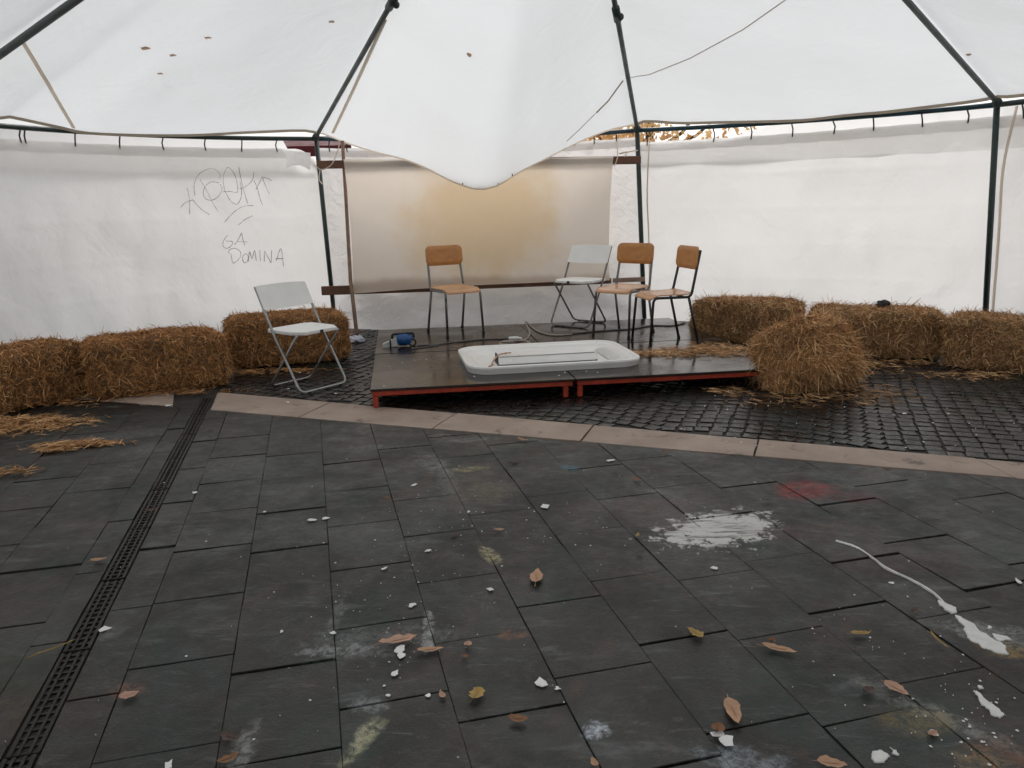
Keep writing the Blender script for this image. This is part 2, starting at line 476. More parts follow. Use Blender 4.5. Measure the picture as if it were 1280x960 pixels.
def straw_mat(name, stops, rough=.65):
    mt, nt, b, o = new_mat(name)
    g = N(nt, 'ShaderNodeNewGeometry')
    pos = g.outputs['Position']
    v = math_(nt, 'ADD', math_(nt, 'MULTIPLY', g.outputs['Random Per Island'], .65), math_(nt, 'MULTIPLY', tnoise(nt, pos, 6, 3), .5))
    c = ramp(nt, v, stops)
    nt.links.new(c, b.inputs['Base Color']); b.inputs['Roughness'].default_value = rough
    return mt
def sc3(c, k): return tuple(x * k for x in c)
ST = [(.15, (.05, .026, .010)), (.45, (.18, .094, .037)), (.75, (.35, .205, .092)), (1.0, (.52, .35, .185))]
M['straw_gold'] = straw_mat('golden straw', [(p, sc3(c, 2.1)) for p, c in ST])
M['straw_mid'] = straw_mat('weathered straw', [(p, sc3(c, 1.75)) for p, c in ST])
M['straw_brown'] = straw_mat('damp brown straw', [(p, (c[0] * 1.65, c[1] * 1.42, c[2] * 1.12)) for p, c in ST])
M['core_gold'] = simple('packed golden straw', (.22, .14, .065), .9, 0, .5, 14, .9)
M['core_brown'] = simple('packed brown straw', (.14, .08, .036), .9, 0, .5, 14, .9)
M['autumn'] = fabric('autumn foliage', (.92, .68, .34), .6, None, .5, dirtcol=(.6, .2, .05))

# ------------------------------------------------------------------ marquee geometry
ZE = 2.10
CEN = Vector((0.0, 4.6, 0))
P1 = Vector((-2.14, 9.16, ZE)); P2 = Vector((1.43, 8.96, ZE)); P3 = Vector((4.28, 7.16, ZE)); P0 = Vector((-4.62, 6.45, ZE))
def polar(a, r): return Vector((CEN.x + r * math.cos(R(a)), CEN.y + r * math.sin(R(a)), ZE))
P4 = polar(-12, 5.0); P5 = polar(-57, 5.05); P6 = polar(-102, 5.1); P7 = polar(-152, 5.1)
PT = [P0, P1, P2, P3, P4, P5, P6, P7]
BULGE = [.55, .55, .25, .3, .3, .3, .3, .3]
RING = [G(575, -345, 3.5), G(655, -290, 3.5), G(716, -290, 3.5), G(828, -345, 3.5)]
rc = Vector((.3, 4.05, 3.5))
RING += [rc + Vector((math.cos(R(a)) * .5, math.sin(R(a)) * .45, 0)) for a in (-15, -60, -110, -160)]
def rail(i, t):
    A = PT[i]; B = PT[(i + 1) % 8]
    p = A.lerp(B, t)
    n = (p - CEN); n.z = 0; n.normalize()
    return p + n * BULGE[i] * 4 * t * (1 - t)
def rail_for_px(i, px):
    lo, hi = 0.0, 1.0
    best = min((abs(proj(rail(i, k / 200))[0] - px), k / 200) for k in range(201))
    return best[1]

# fabrics
M['roof'] = fabric('white roof tarpaulin', (.81, .83, .845), .56, None, .05, gloss=.04, crinkle=.05)
wall_st = []
for (px, py, sx, sz, c, s) in [(690, 376, .12, .05, (.45, .25, .2), .5), (845, 392, .12, .05, (.45, .25, .2), .35), (520, 385, .4, .08, (.5, .45, .42), .3), (640, 392, .5, .08, (.5, .45, .42), .35), (650, 372, .2, .1, (.9, .9, .9), .4), (735, 190, .05, .05, (.4, .4, .4), .3), (742, 225, .05, .06, (.5, .5, .5), .25)]:
    p = PY(px, py, 9.45); wall_st.append(((p.x, p.y, p.z), (sx, .6, sz), 0, c, s, 1.6))
M['wall_c'] = fabric('white plastic wall sheet', (.86, .84, .83), .62, None, .14, wall_st, .13, crinkle=.35)
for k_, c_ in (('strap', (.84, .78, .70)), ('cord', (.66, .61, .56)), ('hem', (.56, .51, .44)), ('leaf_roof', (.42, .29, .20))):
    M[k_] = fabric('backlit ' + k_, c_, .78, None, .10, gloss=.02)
M['valance'] = fabric('outer valance cloth', (.90, .89, .88), .82, None, .04, gloss=.02)
M['wall'] = fabric('white wall tarpaulin', (.88, .865, .85), .58, None, .09, gloss=.05, crinkle=.08)
sc_glow_stain = [((-.28, 8.82, 1.22), (.78, .6, .72), 0, (.80, .60, .36), .8, 1.1), ((-.3, 8.82, .46), (2.0, .6, .10), 0, (.36, .22, .13), .5, .8)]  # warm glow through the cloth put into its colour, then the browned lower edge
M['screen'] = fabric('tan screen cloth', (.93, .84, .74), .46, None, .10, sc_glow_stain, .03, (.4, .3, .22))

# ---- frame
frame = thing('marquee_frame', 'dark green steel tube frame of the round white tent', 'tent frame', CEN)
def under(parent, mb, name, mat, **kw):     # world coordinates under a parent placed at its base
    o = mb.build(name, mat, parent, **kw)
    if isinstance(parent.location, Vector):
        o.matrix_parent_inverse = Matrix.Translation(-Vector(parent.location)) if parent.rotation_euler.z == 0 else parent.matrix_basis.inverted()
    return o
BASE = [Vector((p.x, p.y, 0)) for p in PT]
BASE[1] = G(419, 407); BASE[2] = Vector((1.53, 8.85, 0)); BASE[3] = G(1230, 424)
for i in range(8):
    mb = MB(); mb.tube([BASE[i], PT[i] + Vector((0, 0, .03))], .026, 12)
    under(frame, mb, 'post', M['steel_green'])
    mb = MB(); mb.box(BASE[i] + Vector((0, 0, .006)), (.12, .12, .012)); under(frame, mb, 'base_plate', M['steel_green'])
    a = PT[i] + Vector((0, 0, .02)); b = RING[i]
    r1 = .022 if i != 0 else .028
    mb = MB(); mb.tube([a, b], r1, 10)
    under(frame, mb, 'rafter', M['steel_grey'] if i in (0, 3) else M['steel_green'] if i == 2 else M['steel_grey'])
    tt = .0
    # coupling on the rafter
    if i in (1, 2):
        py = 4 if i == 1 else 18
        best = min((abs(proj(a.lerp(b, k / 100))[1] - py), k / 100) for k in range(5, 60))[1]
        c = a.lerp(b, best); d = (b - a).normalized()
        mb = MB(); mb.tube([c - d * .09, c + d * .09], .033, 10)
        mb.sphere(c + Vector((.03, 0, -.02)), .03, 8)
        under(frame, mb, 'coupling', M['steel_green'])
    mb = MB(); mb.sphere(PT[i] + Vector((0, 0, .015)), .045, 10); under(frame, mb, 'corner_joint', M['steel_green'])
    mb = MB(); mb.tube([rail(i, k / 24) for k in range(25)], .024, 8)
    under(frame, mb, 'eave_rail', M['steel_teal'] if i in (1, 2) else M['steel_green'])
mb = MB(); mb.tube([RING[k % 8] for k in range(9)], .03, 8); under(frame, mb, 'top_ring', M['steel_green'])

# ---- roof
roof = thing('tent_roof', 'white translucent tarpaulin roof sagging over the tent frame', 'tent roof', CEN)
def hem_curve(i):
    """lower edge of the roof panel over bay i, 33 points"""
    n = 32; out = []
    if i == 1:
        px = [(397, 163, 9.1), (430, 177, 8.95), (470, 190, 8.8), (500, 197, 8.7), (530, 208, 8.62), (560, 224, 8.56), (590, 235, 8.52), (606, 236, 8.52), (625, 230, 8.53), (650, 214, 8.57), (680, 199, 8.65), (705, 186, 8.72), (735, 172, 8.8), (765, 161, 8.86), (795, 155, 8.9)]
        pts = catmull([PY(*q) for q in px], 8)
    else:
        if i == 0: px = [(0, 143), (40, 151), (80, 160), (105, 165), (170, 168), (240, 168), (300, 165), (350, 163), (392, 161)]
        elif i == 2: px = [(797, 148), (812, 150), (850, 153), (900, 152), (960, 151), (1010, 149), (1060, 143), (1110, 139), (1160, 133), (1210, 127), (1246, 122)]
        else: px = None
        if px:
            pts = []
            for (x, y) in px:
                q = rail(i, rail_for_px(i, x)); d = (CEN - q); d.z = 0; d.normalize(); q = q + d * .05
                pts.append(Vector((q.x, q.y, z_at(q.x, q.y, y))))
            if i == 0: pts = [rail(0, 0) + Vector((.04, 0, .07)), rail(0, .18) + Vector((.04, 0, .06))] + pts
            pts = catmull(pts, 8)
        else:
            pts = [rail(i, t / 40) + Vector((0, 0, .06)) for t in range(41)]
    # resample by arc length
    L = [0]
    for a, b in zip(pts, pts[1:]): L.append(L[-1] + (b - a).length)
    for k in range(n + 1):
        s = L[-1] * k / n
        j = 0
        while j < len(L) - 2 and L[j + 1] < s: j += 1
        out.append(pts[j].lerp(pts[j + 1], (s - L[j]) / max(1e-6, L[j + 1] - L[j])))
    return out
roof_mb = []
for i in range(8):
    hc = hem_curve(i)
    A = PT[i] + Vector((0, 0, .075)); B = PT[(i + 1) % 8] + Vector((0, 0, .075))
    hc[0] = A; hc[-1] = B; hc[1] = hc[1].lerp(A, .25); hc[-2] = hc[-2].lerp(B, .25)
    TA = RING[i] + Vector((0, 0, .06)); TB = RING[(i + 1) % 8] + Vector((0, 0, .06))
    NU, NV = 64, 40
    def fn(u, v, hc=hc, TA=TA, TB=TB, i=i):
        k = u * 32; j = min(31, int(k)); b = hc[j].lerp(hc[j + 1], k - j)
        t = TA.lerp(TB, u)
        p = b.lerp(t, v)
        e = math.sin(PI * u)
        p.z -= (.10 if i != 1 else .05) * e * math.sin(PI * min(1, v * 1.0))
        q = noise.noise(Vector((p.x * 1.4, p.y * 1.4, i))) * .030 + noise.noise(Vector((p.x * 4, p.y * 4, i + 9))) * .008
        p.z += q * e ** .5 * min(1, v * 4 + .1)
        return p
    mb = MB(); mb.grid(fn, NU, NV); roof_mb.append(mb)
    under(roof, mb, 'roof_panel', M['roof'])
    hp = [p + Vector((0, 0, -.004)) for p in hc]
    mb = MB(); mb.tube(hp, .013 if i != 1 else .006, 6, flat=(1, 1.6)); under(roof, mb, 'hem', M['hem'] if i != 1 else M['strap'])
bv = MB()
for q in roof_mb[:4]: bv.add(q.v, q.f)
ROOF_BVH = BVHTree.FromPolygons([Vector(p) for p in bv.v], bv.f)
def hit(bvh, px, py, off=.012):
    r = ray(px, py).normalized()
    h = bvh.ray_cast(Vector((0, 0, EYE)), r)
    if h[0] is None: return None
    n = h[1] if h[1].dot(r) < 0 else -h[1]
    return h[0] + n * off, n
# webbing and seams lying under the roof cloth
def on_roof(pts, off=.015, sub=8):
    out = []
    for (a, b) in zip(pts, pts[1:]):
        for k in range(sub):
            t = k / sub; h = hit(ROOF_BVH, a[0] + (b[0] - a[0]) * t, a[1] + (b[1] - a[1]) * t, off)
            if h: out.append(h[0])
    h = hit(ROOF_BVH, *pts[-1], off)
    if h: out.append(h[0])
    return out
mb = MB(); mb.tube(on_roof([(-30, -50), (0, 5), (40, 70), (92, 158)]), .012, 6, flat=(1.3, .5)); under(roof, mb, 'strap', M['strap'])
mb = MB(); mb.tube(on_roof([(985, -4), (930, 35), (862, 72), (812, 92), (786, 96)], .01), .0065, 6, flat=(1.3, .5)); under(roof, mb, 'seam_cord', M['cord'])
mb = MB(); mb.tube(on_roof([(778, 100), (760, 125), (745, 140)], .01, 4), .008, 6); under(roof, mb, 'seam_cord', M['cord'])
mb = MB(); mb.tube(on_roof([(743, 142), (725, 160), (708, 176)], .008, 4), .004, 6); under(roof, mb, 'seam_cord', M['cord'])
A = PY(416, 166, 8.9); B = hit(ROOF_BVH, 484, 22, .03)[0]
mb = MB(); mb.tube([A, A.lerp(B, .5) + Vector((0, 0, -.01)), B], .017, 8, flat=(1, .35)); under(roof, mb, 'strap', M['strap'])
# small ties of the swooping hem
for (x, y) in ((578, 230), (603, 233), (622, 229), (640, 219)):
    h = PY(x, y, 8.5)
    mb = MB(); mb.tube([h + Vector((0, 0, .035)), h + Vector((.005, -.01, -.01))], .005, 5); under(roof, mb, 'tie', M['tie'])

# ---- walls
WALL_TOP = 2.0
def wall_fn(i, seed, top=lambda t: 2.0, out=.0, corner=False):
    def fn(u, v):
        p = rail(i, u)
        n = (p - CEN); n.z = 0; n.normalize()
        A = BASE[i]; B = BASE[(i + 1) % 8]
        zt = top(u)
        z = zt * v
        base = Vector((p.x, p.y, 0)) + n * .02
        sh = (BASE[i] - PT[i]).lerp(BASE[(i + 1) % 8] - PT[(i + 1) % 8], u); sh.z = 0
        q = base + sh * (1 - v) + n * (out + .05)
        if i == 1: q -= n * 1.1 * (1 - v) ** 4 * (math.sin(PI * min(1, max(0, u))) ** .5 if 0 < u < 1 else 0)
        hw = math.sin(PI * u) ** .6 if 0 < u < 1 else 0
        w_ = noise.noise(Vector((u * 5, z * 1.3, seed))) * .035 + noise.noise(Vector((u * 16, z * 2.5, seed + 3))) * .012
        for zf in (1.62, 1.25, .86, .5):     # packing folds
            w_ += .004 * math.exp(-abs(z - zf - .02 * noise.noise(Vector((u * 3, zf, seed)))) * 60)
        if i == 1:
            w_ += (noise.noise(Vector((u * 9 + z * 3, z * 5, 8))) * .10 + abs(noise.noise(Vector((u * 14 - z * 6, z * 7, 2)))) * .05) * max(0, 1 - z / .6)
        w_ += .012 * math.sin(u * 30 + math.sin(u * 7) * 3) * (v ** 6)
        q += n * w_ * (.3 + hw)
        q.z = z
        return q
    return fn
wall_bvh = {}
def make_wall(i, label, mat, seed, top, ties, valance=True, vr=(0, 1, 1.97)):
    root = thing('tent_wall', label, 'tent wall', Vector((rail(i, .5).x, rail(i, .5).y, 0)))
    f = wall_fn(i, seed, top)
    mb = MB(); mb.grid(f, 110, 70)
    under(root, mb, 'wall_sheet', mat)
    wall_bvh[i] = BVHTree.FromPolygons([Vector(p) for p in mb.v], mb.f)
    # folded top hem, double cloth
    def hemf(u, v):
        p = f(u, 1.0); n = (CEN - p); n.z = 0; n.normalize()
        return p + n * .012 + Vector((0, 0, .012 - .10 * v + .003 * math.sin(u * 60)))
    mb = MB(); mb.grid(hemf, 110, 3); under(root, mb, 'top_hem', mat)
    if valance:
        def vf(u, v):
            p = rail(i, u); n = (p - CEN); n.z = 0; n.normalize()
            u = vr[0] + u * (vr[1] - vr[0])
            p = rail(i, u); n = (p - CEN); n.z = 0; n.normalize()
            q = p + n * (.10 + .015 * noise.noise(Vector((u * 5, 0, seed))))
            zt_ = vr[2](u) if callable(vr[2]) else vr[2]; zb_ = 1.73 + .015 * noise.noise(Vector((u * 3, seed, 0)))
            q.z = zt_ + (zb_ - zt_) * v
            return q
        mb = MB(); mb.grid(vf, 60, 5); under(root, mb, 'valance', M['valance'])
    for t in ties:
        a = rail(i, t); b = f(t, 1.0)
        b.z = b.z - .03
        j = (rng.random() - .5) * .03
        mb = MB(); mb.tube([a + Vector((0, -.0, .02)), a.lerp(b, .5) + Vector((j, -.03, 0)), b], .0075, 5)
        under(root, mb, 'tie', M['tie'])
    return root
t0 = [rail_for_px(0, x) for x in (32, 95, 150, 205, 257, 303, 348)] + [.05, .15, .25]
W0 = make_wall(0, 'white tent wall with faint marker scribbles, behind the bales left of the stage', M['wall'], 1.0,
               lambda t: 1.985 - .16 * max(0, (t - .93) / .07) ** 2, t0, True, (0, 1, lambda u: 2.13 - .36 * min(1, max(0, (u - .90) / .06)) ** .8))
W1 = make_wall(1, 'dirty white plastic tent wall behind the hanging tan screen', M['wall_c'], 2.0, lambda t: 1.99 + .03 * t, [.05, .11, .8, .86, .93], False)
t2 = [rail_for_px(2, x) for x in (890, 938, 988, 1040, 1092, 1150, 1207)]
W2 = make_wall(2, 'plain white tent wall behind the bales right of the stage', M['wall'], 3.0, lambda t: 1.965 + .03 * t, [.03] + t2, True, (0, 1, lambda u: 1.94 + .16 * min(1, max(0, (u - .26) / .16)) ** .7))
W3 = make_wall(3, 'white tent wall beyond the rightmost post', M['wall'], 4.0, lambda t: 1.99, [.06, .1, .2, .3, .4], True, (0, 1, 2.12))
W7 = make_wall(7, 'white tent wall left of the camera, out of the picture', M['wall'], 5.0, lambda t: 1.99, [.2, .4, .6, .8])
W4 = make_wall(4, 'white tent wall right of the camera, out of the picture', M['wall'], 6.0, lambda t: 1.99, [.2, .4, .6, .8])

# vertical webbing straps beside posts
def strapline(pts, rad, name, mat, parent):
    mb = MB(); mb.tube(catmull(pts, 5), rad, 6, flat=(1.3, .5)); return under(parent, mb, name, mat)
strapline([PY(812, 172, 8.88), PY(809, 240, 8.86), PY(811, 300, 8.84), PY(813, 395, 8.8)], .014, 'strap', M['strap'], W2)
a = P3 + Vector((.09, -.14, -.03)); strapline([a, PY(1254, 210, a.y), PY(1248, 300, a.y), PY(1240, 400, a.y)], .016, 'strap', M['strap'], W3)

# folded-in corner of the left wall by the second post
def cornf(u, v):
    px = 358 + u * 30; py = 188 + v * 22 - 5 * math.sin(u * PI) * v + u * 3
    return PY(px, py, 8.95 - .12 * math.sin(PI * u) * v)
mb = MB(); mb.grid(cornf, 10, 8); under(W0, mb, 'folded_corner', M['wall_c'])

# graffiti on the left wall
STROKES = [[(300, 205), (350, 290), (395, 380), (435, 445)], [(262, 325), (255, 250), (285, 175), (350, 130), (410, 130), (450, 170), (445, 200)],
 [(440, 230), (380, 225), (335, 265), (325, 320), (350, 355), (395, 360), (440, 330), (465, 280), (450, 240)],
 [(470, 300), (490, 300), (520, 355), (550, 385), (580, 390), (605, 350), (612, 290), (600, 225)],
 [(500, 120), (475, 180), (478, 250), (490, 295), (530, 295), (575, 305), (582, 260), (560, 170), (520, 120), (500, 120)],
 [(590, 115), (605, 190), (625, 280), (658, 388)], [(600, 275), (640, 260), (690, 215), (705, 150)], [(705, 215), (730, 270), (750, 350), (770, 400)],
 [(720, 280), (750, 220), (765, 190)], [(765, 185), (790, 250), (820, 315)], [(765, 190), (800, 195), (838, 215)],
 [(205, 270), (220, 360), (222, 465)], [(155, 415), (190, 380), (245, 358)], [(245, 358), (300, 420), (370, 470)],
 [(485, 525), (550, 455), (620, 410), (700, 400)], [(585, 550), (640, 505), (695, 478)]]
WORDS = [[(505, 625), (475, 670), (475, 710), (505, 722), (535, 700), (545, 672), (495, 668)], [(560, 695), (590, 650), (612, 605)], [(612, 605), (620, 650), (635, 700)], [(575, 672), (655, 675)],
 [(530, 760), (538, 800), (545, 835)], [(515, 760), (520, 735), (560, 722), (600, 745), (605, 780), (580, 815), (548, 835)], [(640, 760), (618, 790), (630, 830), (655, 820), (660, 780), (640, 760)],
 [(662, 822), (672, 748), (690, 800), (708, 738), (722, 818)], [(748, 735), (752, 818)], [(782, 822), (782, 780), (784, 742)], [(784, 742), (832, 832)], [(832, 832), (838, 738)],
 [(872, 815), (898, 735), (912, 740), (926, 860)], [(868, 800), (925, 800)]]
for nm, sts, rad, lab in (('graffiti', STROKES, .0045, 'looping grey marker tag'), ('graffiti', WORDS, .0055, 'grey marker lettering reading GA DOMINA')):
    mb = MB()
    for s in sts:
        sm = catmull([Vector((x, y, 0)) for x, y in s], 5) if len(s) > 2 else [Vector((*q, 0)) for q in s]
        pts = []
        for q in sm:
            h = hit(wall_bvh[0], 200 + q.x / 6, 190 + q.y / 6, .002)
            if h: pts.append(h[0])
        if len(pts) > 1: mb.tube(pts, [rad * (.3 + .45 * random.random()) for _ in pts], 4, False)
    under(W0, mb, nm, M['marker'], label=lab)

# ---- hanging screen
scr = thing('projection_screen', 'tan cloth screen with a warm glow coloured in, hung between timber battens behind the chairs', 'screen', (-.3, 8.8, .40))
SY = 8.80
def sp(px, py, Y=SY): return PY(px, py, Y)
tl, tr, bl, br = sp(429, 199), sp(765, 196), sp(442, 366), sp(760, 349.5)
def scf(u, v):
    top = tl.lerp(tr, u); bot = bl.lerp(br, u)
    top.z -= .012 * math.sin(PI * u); bot.z += .02 * math.sin(PI * u)
    p = bot.lerp(top, v)
    inward = .02 * math.sin(PI * v)
    p.x += (inward * (1 - u) - inward * u) + .01
    p.y -= .03 + .012 * noise.noise(Vector((u * 6, v * 2, 3))) + .05 * math.exp(-v * 14)
    p.y -= .008 * math.sin(u * 21) * (1 - v) ** 2
    return p
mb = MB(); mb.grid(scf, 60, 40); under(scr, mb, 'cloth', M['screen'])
def batten(a, b, h, d, mat):
    mb = MB(); v = b - a; ang = math.atan2(v.z, v.x); rot = Matrix.Rotation(-ang, 3, 'Y') @ Matrix.Identity(3)
    rz = Matrix.Rotation(math.atan2(v.y, v.x), 3, 'Z')
    mb.box((a + b) / 2, (v.length, d, h), rz @ rot, .004)
    return under(scr, mb, 'batten', mat)
batten(sp(396, 206), sp(801, 200), .085, .035, M['beam'])
batten(sp(402, 363.5), sp(590, 357.5), .10, .03, M['beam'])
batten(sp(592, 358), sp(764, 351), .06, .03, M['beam'])
batten(sp(766, 350.5), sp(806, 349), .05, .03, M['beam_pale'])
mb = MB(); mb.tube([sp(428, 176, 8.84), sp(433, 260, 8.80), sp(438, 350, 8.74), G(446, 419)], [.02, .02, .022, .022], 7); under(scr, mb, 'prop_stick', M['stick'])
for q in [[(393, 206), (402, 212), (414, 206), (421, 192), (425, 178)], [(770, 176), (772, 195), (768, 208)], [(774, 192), (783, 190), (781, 196)], [(797, 188), (785, 190), (775, 192)], [(400, 212), (399, 224), (403, 230)]]:
    mb = MB(); mb.tube(catmull([sp(*z, 8.74) for z in q], 5), .006, 5); under(scr, mb, 'tie_cord', M['strap'])

# ------------------------------------------------------------------ ground
mb = MB(); mb.add([(-400, -300, -.03), (400, -300, -.03), (400, 700, -.03), (-400, 700, -.03)], [(0, 1, 2, 3)])
mb.build('ground', M['ground'], kind='structure')
mb = MB(); mb.add([(5.3 * math.cos(k * PI / 24), 4.6 + 5.3 * math.sin(k * PI / 24), -.0135) for k in range(48)], [tuple(range(48))])
mb.build('joint_silt', M['soil'], kind='structure')

# pale stone band: line through the paving, world coords
bA, bB = G(270, 490), G(1280, 578)          # far edge
nA, nB = G(265, 512), G(1280, 598)          # near edge
def line_pt(a, b, s):                        # s measured in world x
    t = (s - a.x) / (b.x - a.x); return Vector((s, a.y + t * (b.y - a.y), 0))
def above(a, b):                             # signed distance to the line, positive beyond it
    d = (b - a).normalized(); n = Vector((-d.y, d.x, 0))
    return lambda x, y: (Vector((x, y, 0)) - a).dot(n)
far_d, near_d = above(bA, bB), above(nA, nB)
def clip(poly, fn, keep_neg=True):
    out = []
    for i in range(len(poly)):
        a = poly[i]; b = poly[(i + 1) % len(poly)]
        da, db = fn(*a), fn(*b)
        if not keep_neg: da, db = -da, -db
        if da <= 0: out.append(a)
        if (da < 0) != (db < 0) and da != db:
            t = da / (da - db); out.append((a[0] + (b[0] - a[0]) * t, a[1] + (b[1] - a[1]) * t))
    return out
def slab_mb(poly, depth=.028, bev=.0012, chip=.0):
    cx = sum(p[0] for p in poly) / len(poly); cy = sum(p[1] for p in poly) / len(poly)
    n = len(poly)
    area = sum(poly[i][0] * poly[(i + 1) % n][1] - poly[(i + 1) % n][0] * poly[i][1] for i in range(n))
    if area < 0: poly = poly[::-1]
    # uneven hewn edge: subdivide long sides
    fine = []
    for i in range(n):
        a = poly[i]; b = poly[(i + 1) % n]; L = math.hypot(b[0] - a[0], b[1] - a[1]); k = 3 if L > .2 else 1
        for j in range(k):
            t = j / k; px = a[0] + (b[0] - a[0]) * t; py = a[1] + (b[1] - a[1]) * t
            if j: px += random.uniform(-chip, chip); py += random.uniform(-chip, chip)
            fine.append((px - cx, py - cy))
    n = len(fine)
    def ins(p, q):
        l = math.hypot(*p) or 1; return (p[0] * (1 - q / l), p[1] * (1 - q / l))
    vs = [(x, y, -depth) for x, y in fine] + [(x, y, -bev) for x, y in fine] + [(*ins((x, y), bev * 1.6), 0) for x, y in fine]
    fs = []
    for l in range(2):
        for i in range(n): fs.append((l * n + i, l * n + (i + 1) % n, (l + 1) * n + (i + 1) % n, (l + 1) * n + i))
    fs.append(tuple(range(2 * n, 3 * n)))
    return MB().add(vs, fs), (cx, cy)

paving = thing('paving', None, None); paving['kind'] = 'structure'
DR0, DR1 = -.860, -.768                     # drain edges in grid coords
COLS = [-.63 + .3065 * k for k in range(0, 18)]
ANCH = {0: 3.6, 1: 3.09, 2: 3.70, 3: 3.06, 4: 2.36, 5: 2.47, 6: 2.38, 7: 2.05, 8: 2.76, 9: 2.86, 10: 2.57, 11: 2.74}
cells = []
for k in range(17):
    a = ANCH.get(k, 2.3 + random.random() * .4); p = .42 + random.uniform(-.012, .015)
    ys = [a + j * p + (random.uniform(-.015, .015) if j else 0) for j in range(-9, 13)]
    for y0, y1 in zip(ys, ys[1:]): cells.append((COLS[k], COLS[k + 1], y0, y1))
ys = [-1 + .52 * j for j in range(16)]
for y0, y1 in zip(ys, ys[1:]): cells.append((DR1, COLS[0], y0 + .1, y1 + .1))
for y0, y1 in zip(ys, ys[1:]): cells.append((DR0 - .105, DR0, y0 - .07, y1 - .07))
LC = [DR0 - .105 - .3065 * k for k in range(13)]
for k in range(12):
    a = -1 + random.random() * .4; p = .44 + random.uniform(-.01, .02)
    yy = [a + j * p for j in range(19)]
    for y0, y1 in zip(yy, yy[1:]): cells.append((LC[k + 1], LC[k], y0, y1))
rest = MB(); nsl = 0
vis = []
for (x0, x1, y0, y1) in cells:
    gx, gy = .0010, .0012
    wl, wr = (random.uniform(0, .009), random.uniform(0, .008)) if random.random() < .7 else (0, 0)
    poly = [T2W(*q) for q in ((x0 + gx, y0 + gy), (x1 - gx, y0 + gy), (x1 - gx, y1 - gy - wr), (x0 + gx, y1 - gy - wl))]
    poly = clip(poly, lambda x, y: near_d(x, y) + .004)
    if len(poly) < 3: continue
    ar = abs(sum(poly[i][0] * poly[(i + 1) % len(poly)][1] - poly[(i + 1) % len(poly)][0] * poly[i][1] for i in range(len(poly)))) / 2
    if ar < .004: continue
    cx = sum(p[0] for p in poly) / len(poly); cy = sum(p[1] for p in poly) / len(poly)
    if (Vector((cx, cy, 0)) - CEN).length > 5.4: continue
    seen = False; size = 0
    if cy > .6:
        prs = [proj((*p, 0)) for p in poly]
        if any(-15 < q[0] < 1295 and q[1] < 980 and q[2] > 0 for q in prs) :
            seen = True
            size = (max(q[0] for q in prs) - min(q[0] for q in prs))
    vis.append((seen, size, poly))
vis.sort(key=lambda v: (-int(v[0]), -v[1]))
for idx, (seen, size, poly) in enumerate(vis):
    mb, (cx, cy) = slab_mb(poly, chip=.0012)
    dz = -random.random() * .0045
    rx, ry = random.gauss(0, .0055), random.gauss(0, .0032)
    dz -= abs(rx) * .18 + abs(ry) * .14
    if seen and nsl < 292:
        o = mb.build('paving_slab', M['slab'], paving, loc=(cx, cy, dz), rot=(rx, ry, 0)); nsl += 1
    else:
        E_ = Matrix.Rotation(rx, 3, 'X')
        rest.add([Vector((cx, cy, dz)) + E_ @ Vector(v) for v in mb.v], mb.f)
rest.build('paving_slab', M['slab'], paving, kind='stuff')

# band stones
s_j = []
for (a, b) in (((415, 500), (372, 522)), ((570, 517), (540, 535)), ((742, 531), (725, 549)), ((948, 549), (945, 572))):
    s_j.append((G(*a), G(*b)))
xs = [bA.x, *[j[0].x for j in s_j], 2.25, 3.05, 3.9, 4.6]
band_edges = [(line_pt(bA, bB, -2.62), line_pt(nA, nB, -2.42)), (line_pt(bA, bB, bA.x + .02), line_pt(nA, nB, nA.x + .02))]
band_edges = [(line_pt(bA, bB, -4.3), line_pt(nA, nB, -4.1)), (line_pt(bA, bB, -3.4), line_pt(nA, nB, -3.2)), (line_pt(bA, bB, -2.62), line_pt(nA, nB, -2.40))] 
right_edges = [(line_pt(bA, bB, G(272, 490).x), line_pt(nA, nB, G(262, 512).x))] + [(line_pt(bA, bB, a.x), line_pt(nA, nB, b.x)) for a, b in s_j] + [(line_pt(bA, bB, x), line_pt(nA, nB, x + .02)) for x in (2.42, 3.2, 4.0, 4.8)]
for edges in (band_edges, right_edges):
    for (f0, n0), (f1, n1) in zip(edges, edges[1:]):
        u = (f1 - f0).normalized() * .005
        mb, (cx, cy) = slab_mb([(n0 + u).xy[:], (n1 - u).xy[:], (f1 - u).xy[:], (f0 + u).xy[:]], chip=.003)
        mb.build('band_stone', M['band'], paving, loc=(cx, cy, random.uniform(-.002, .001)))

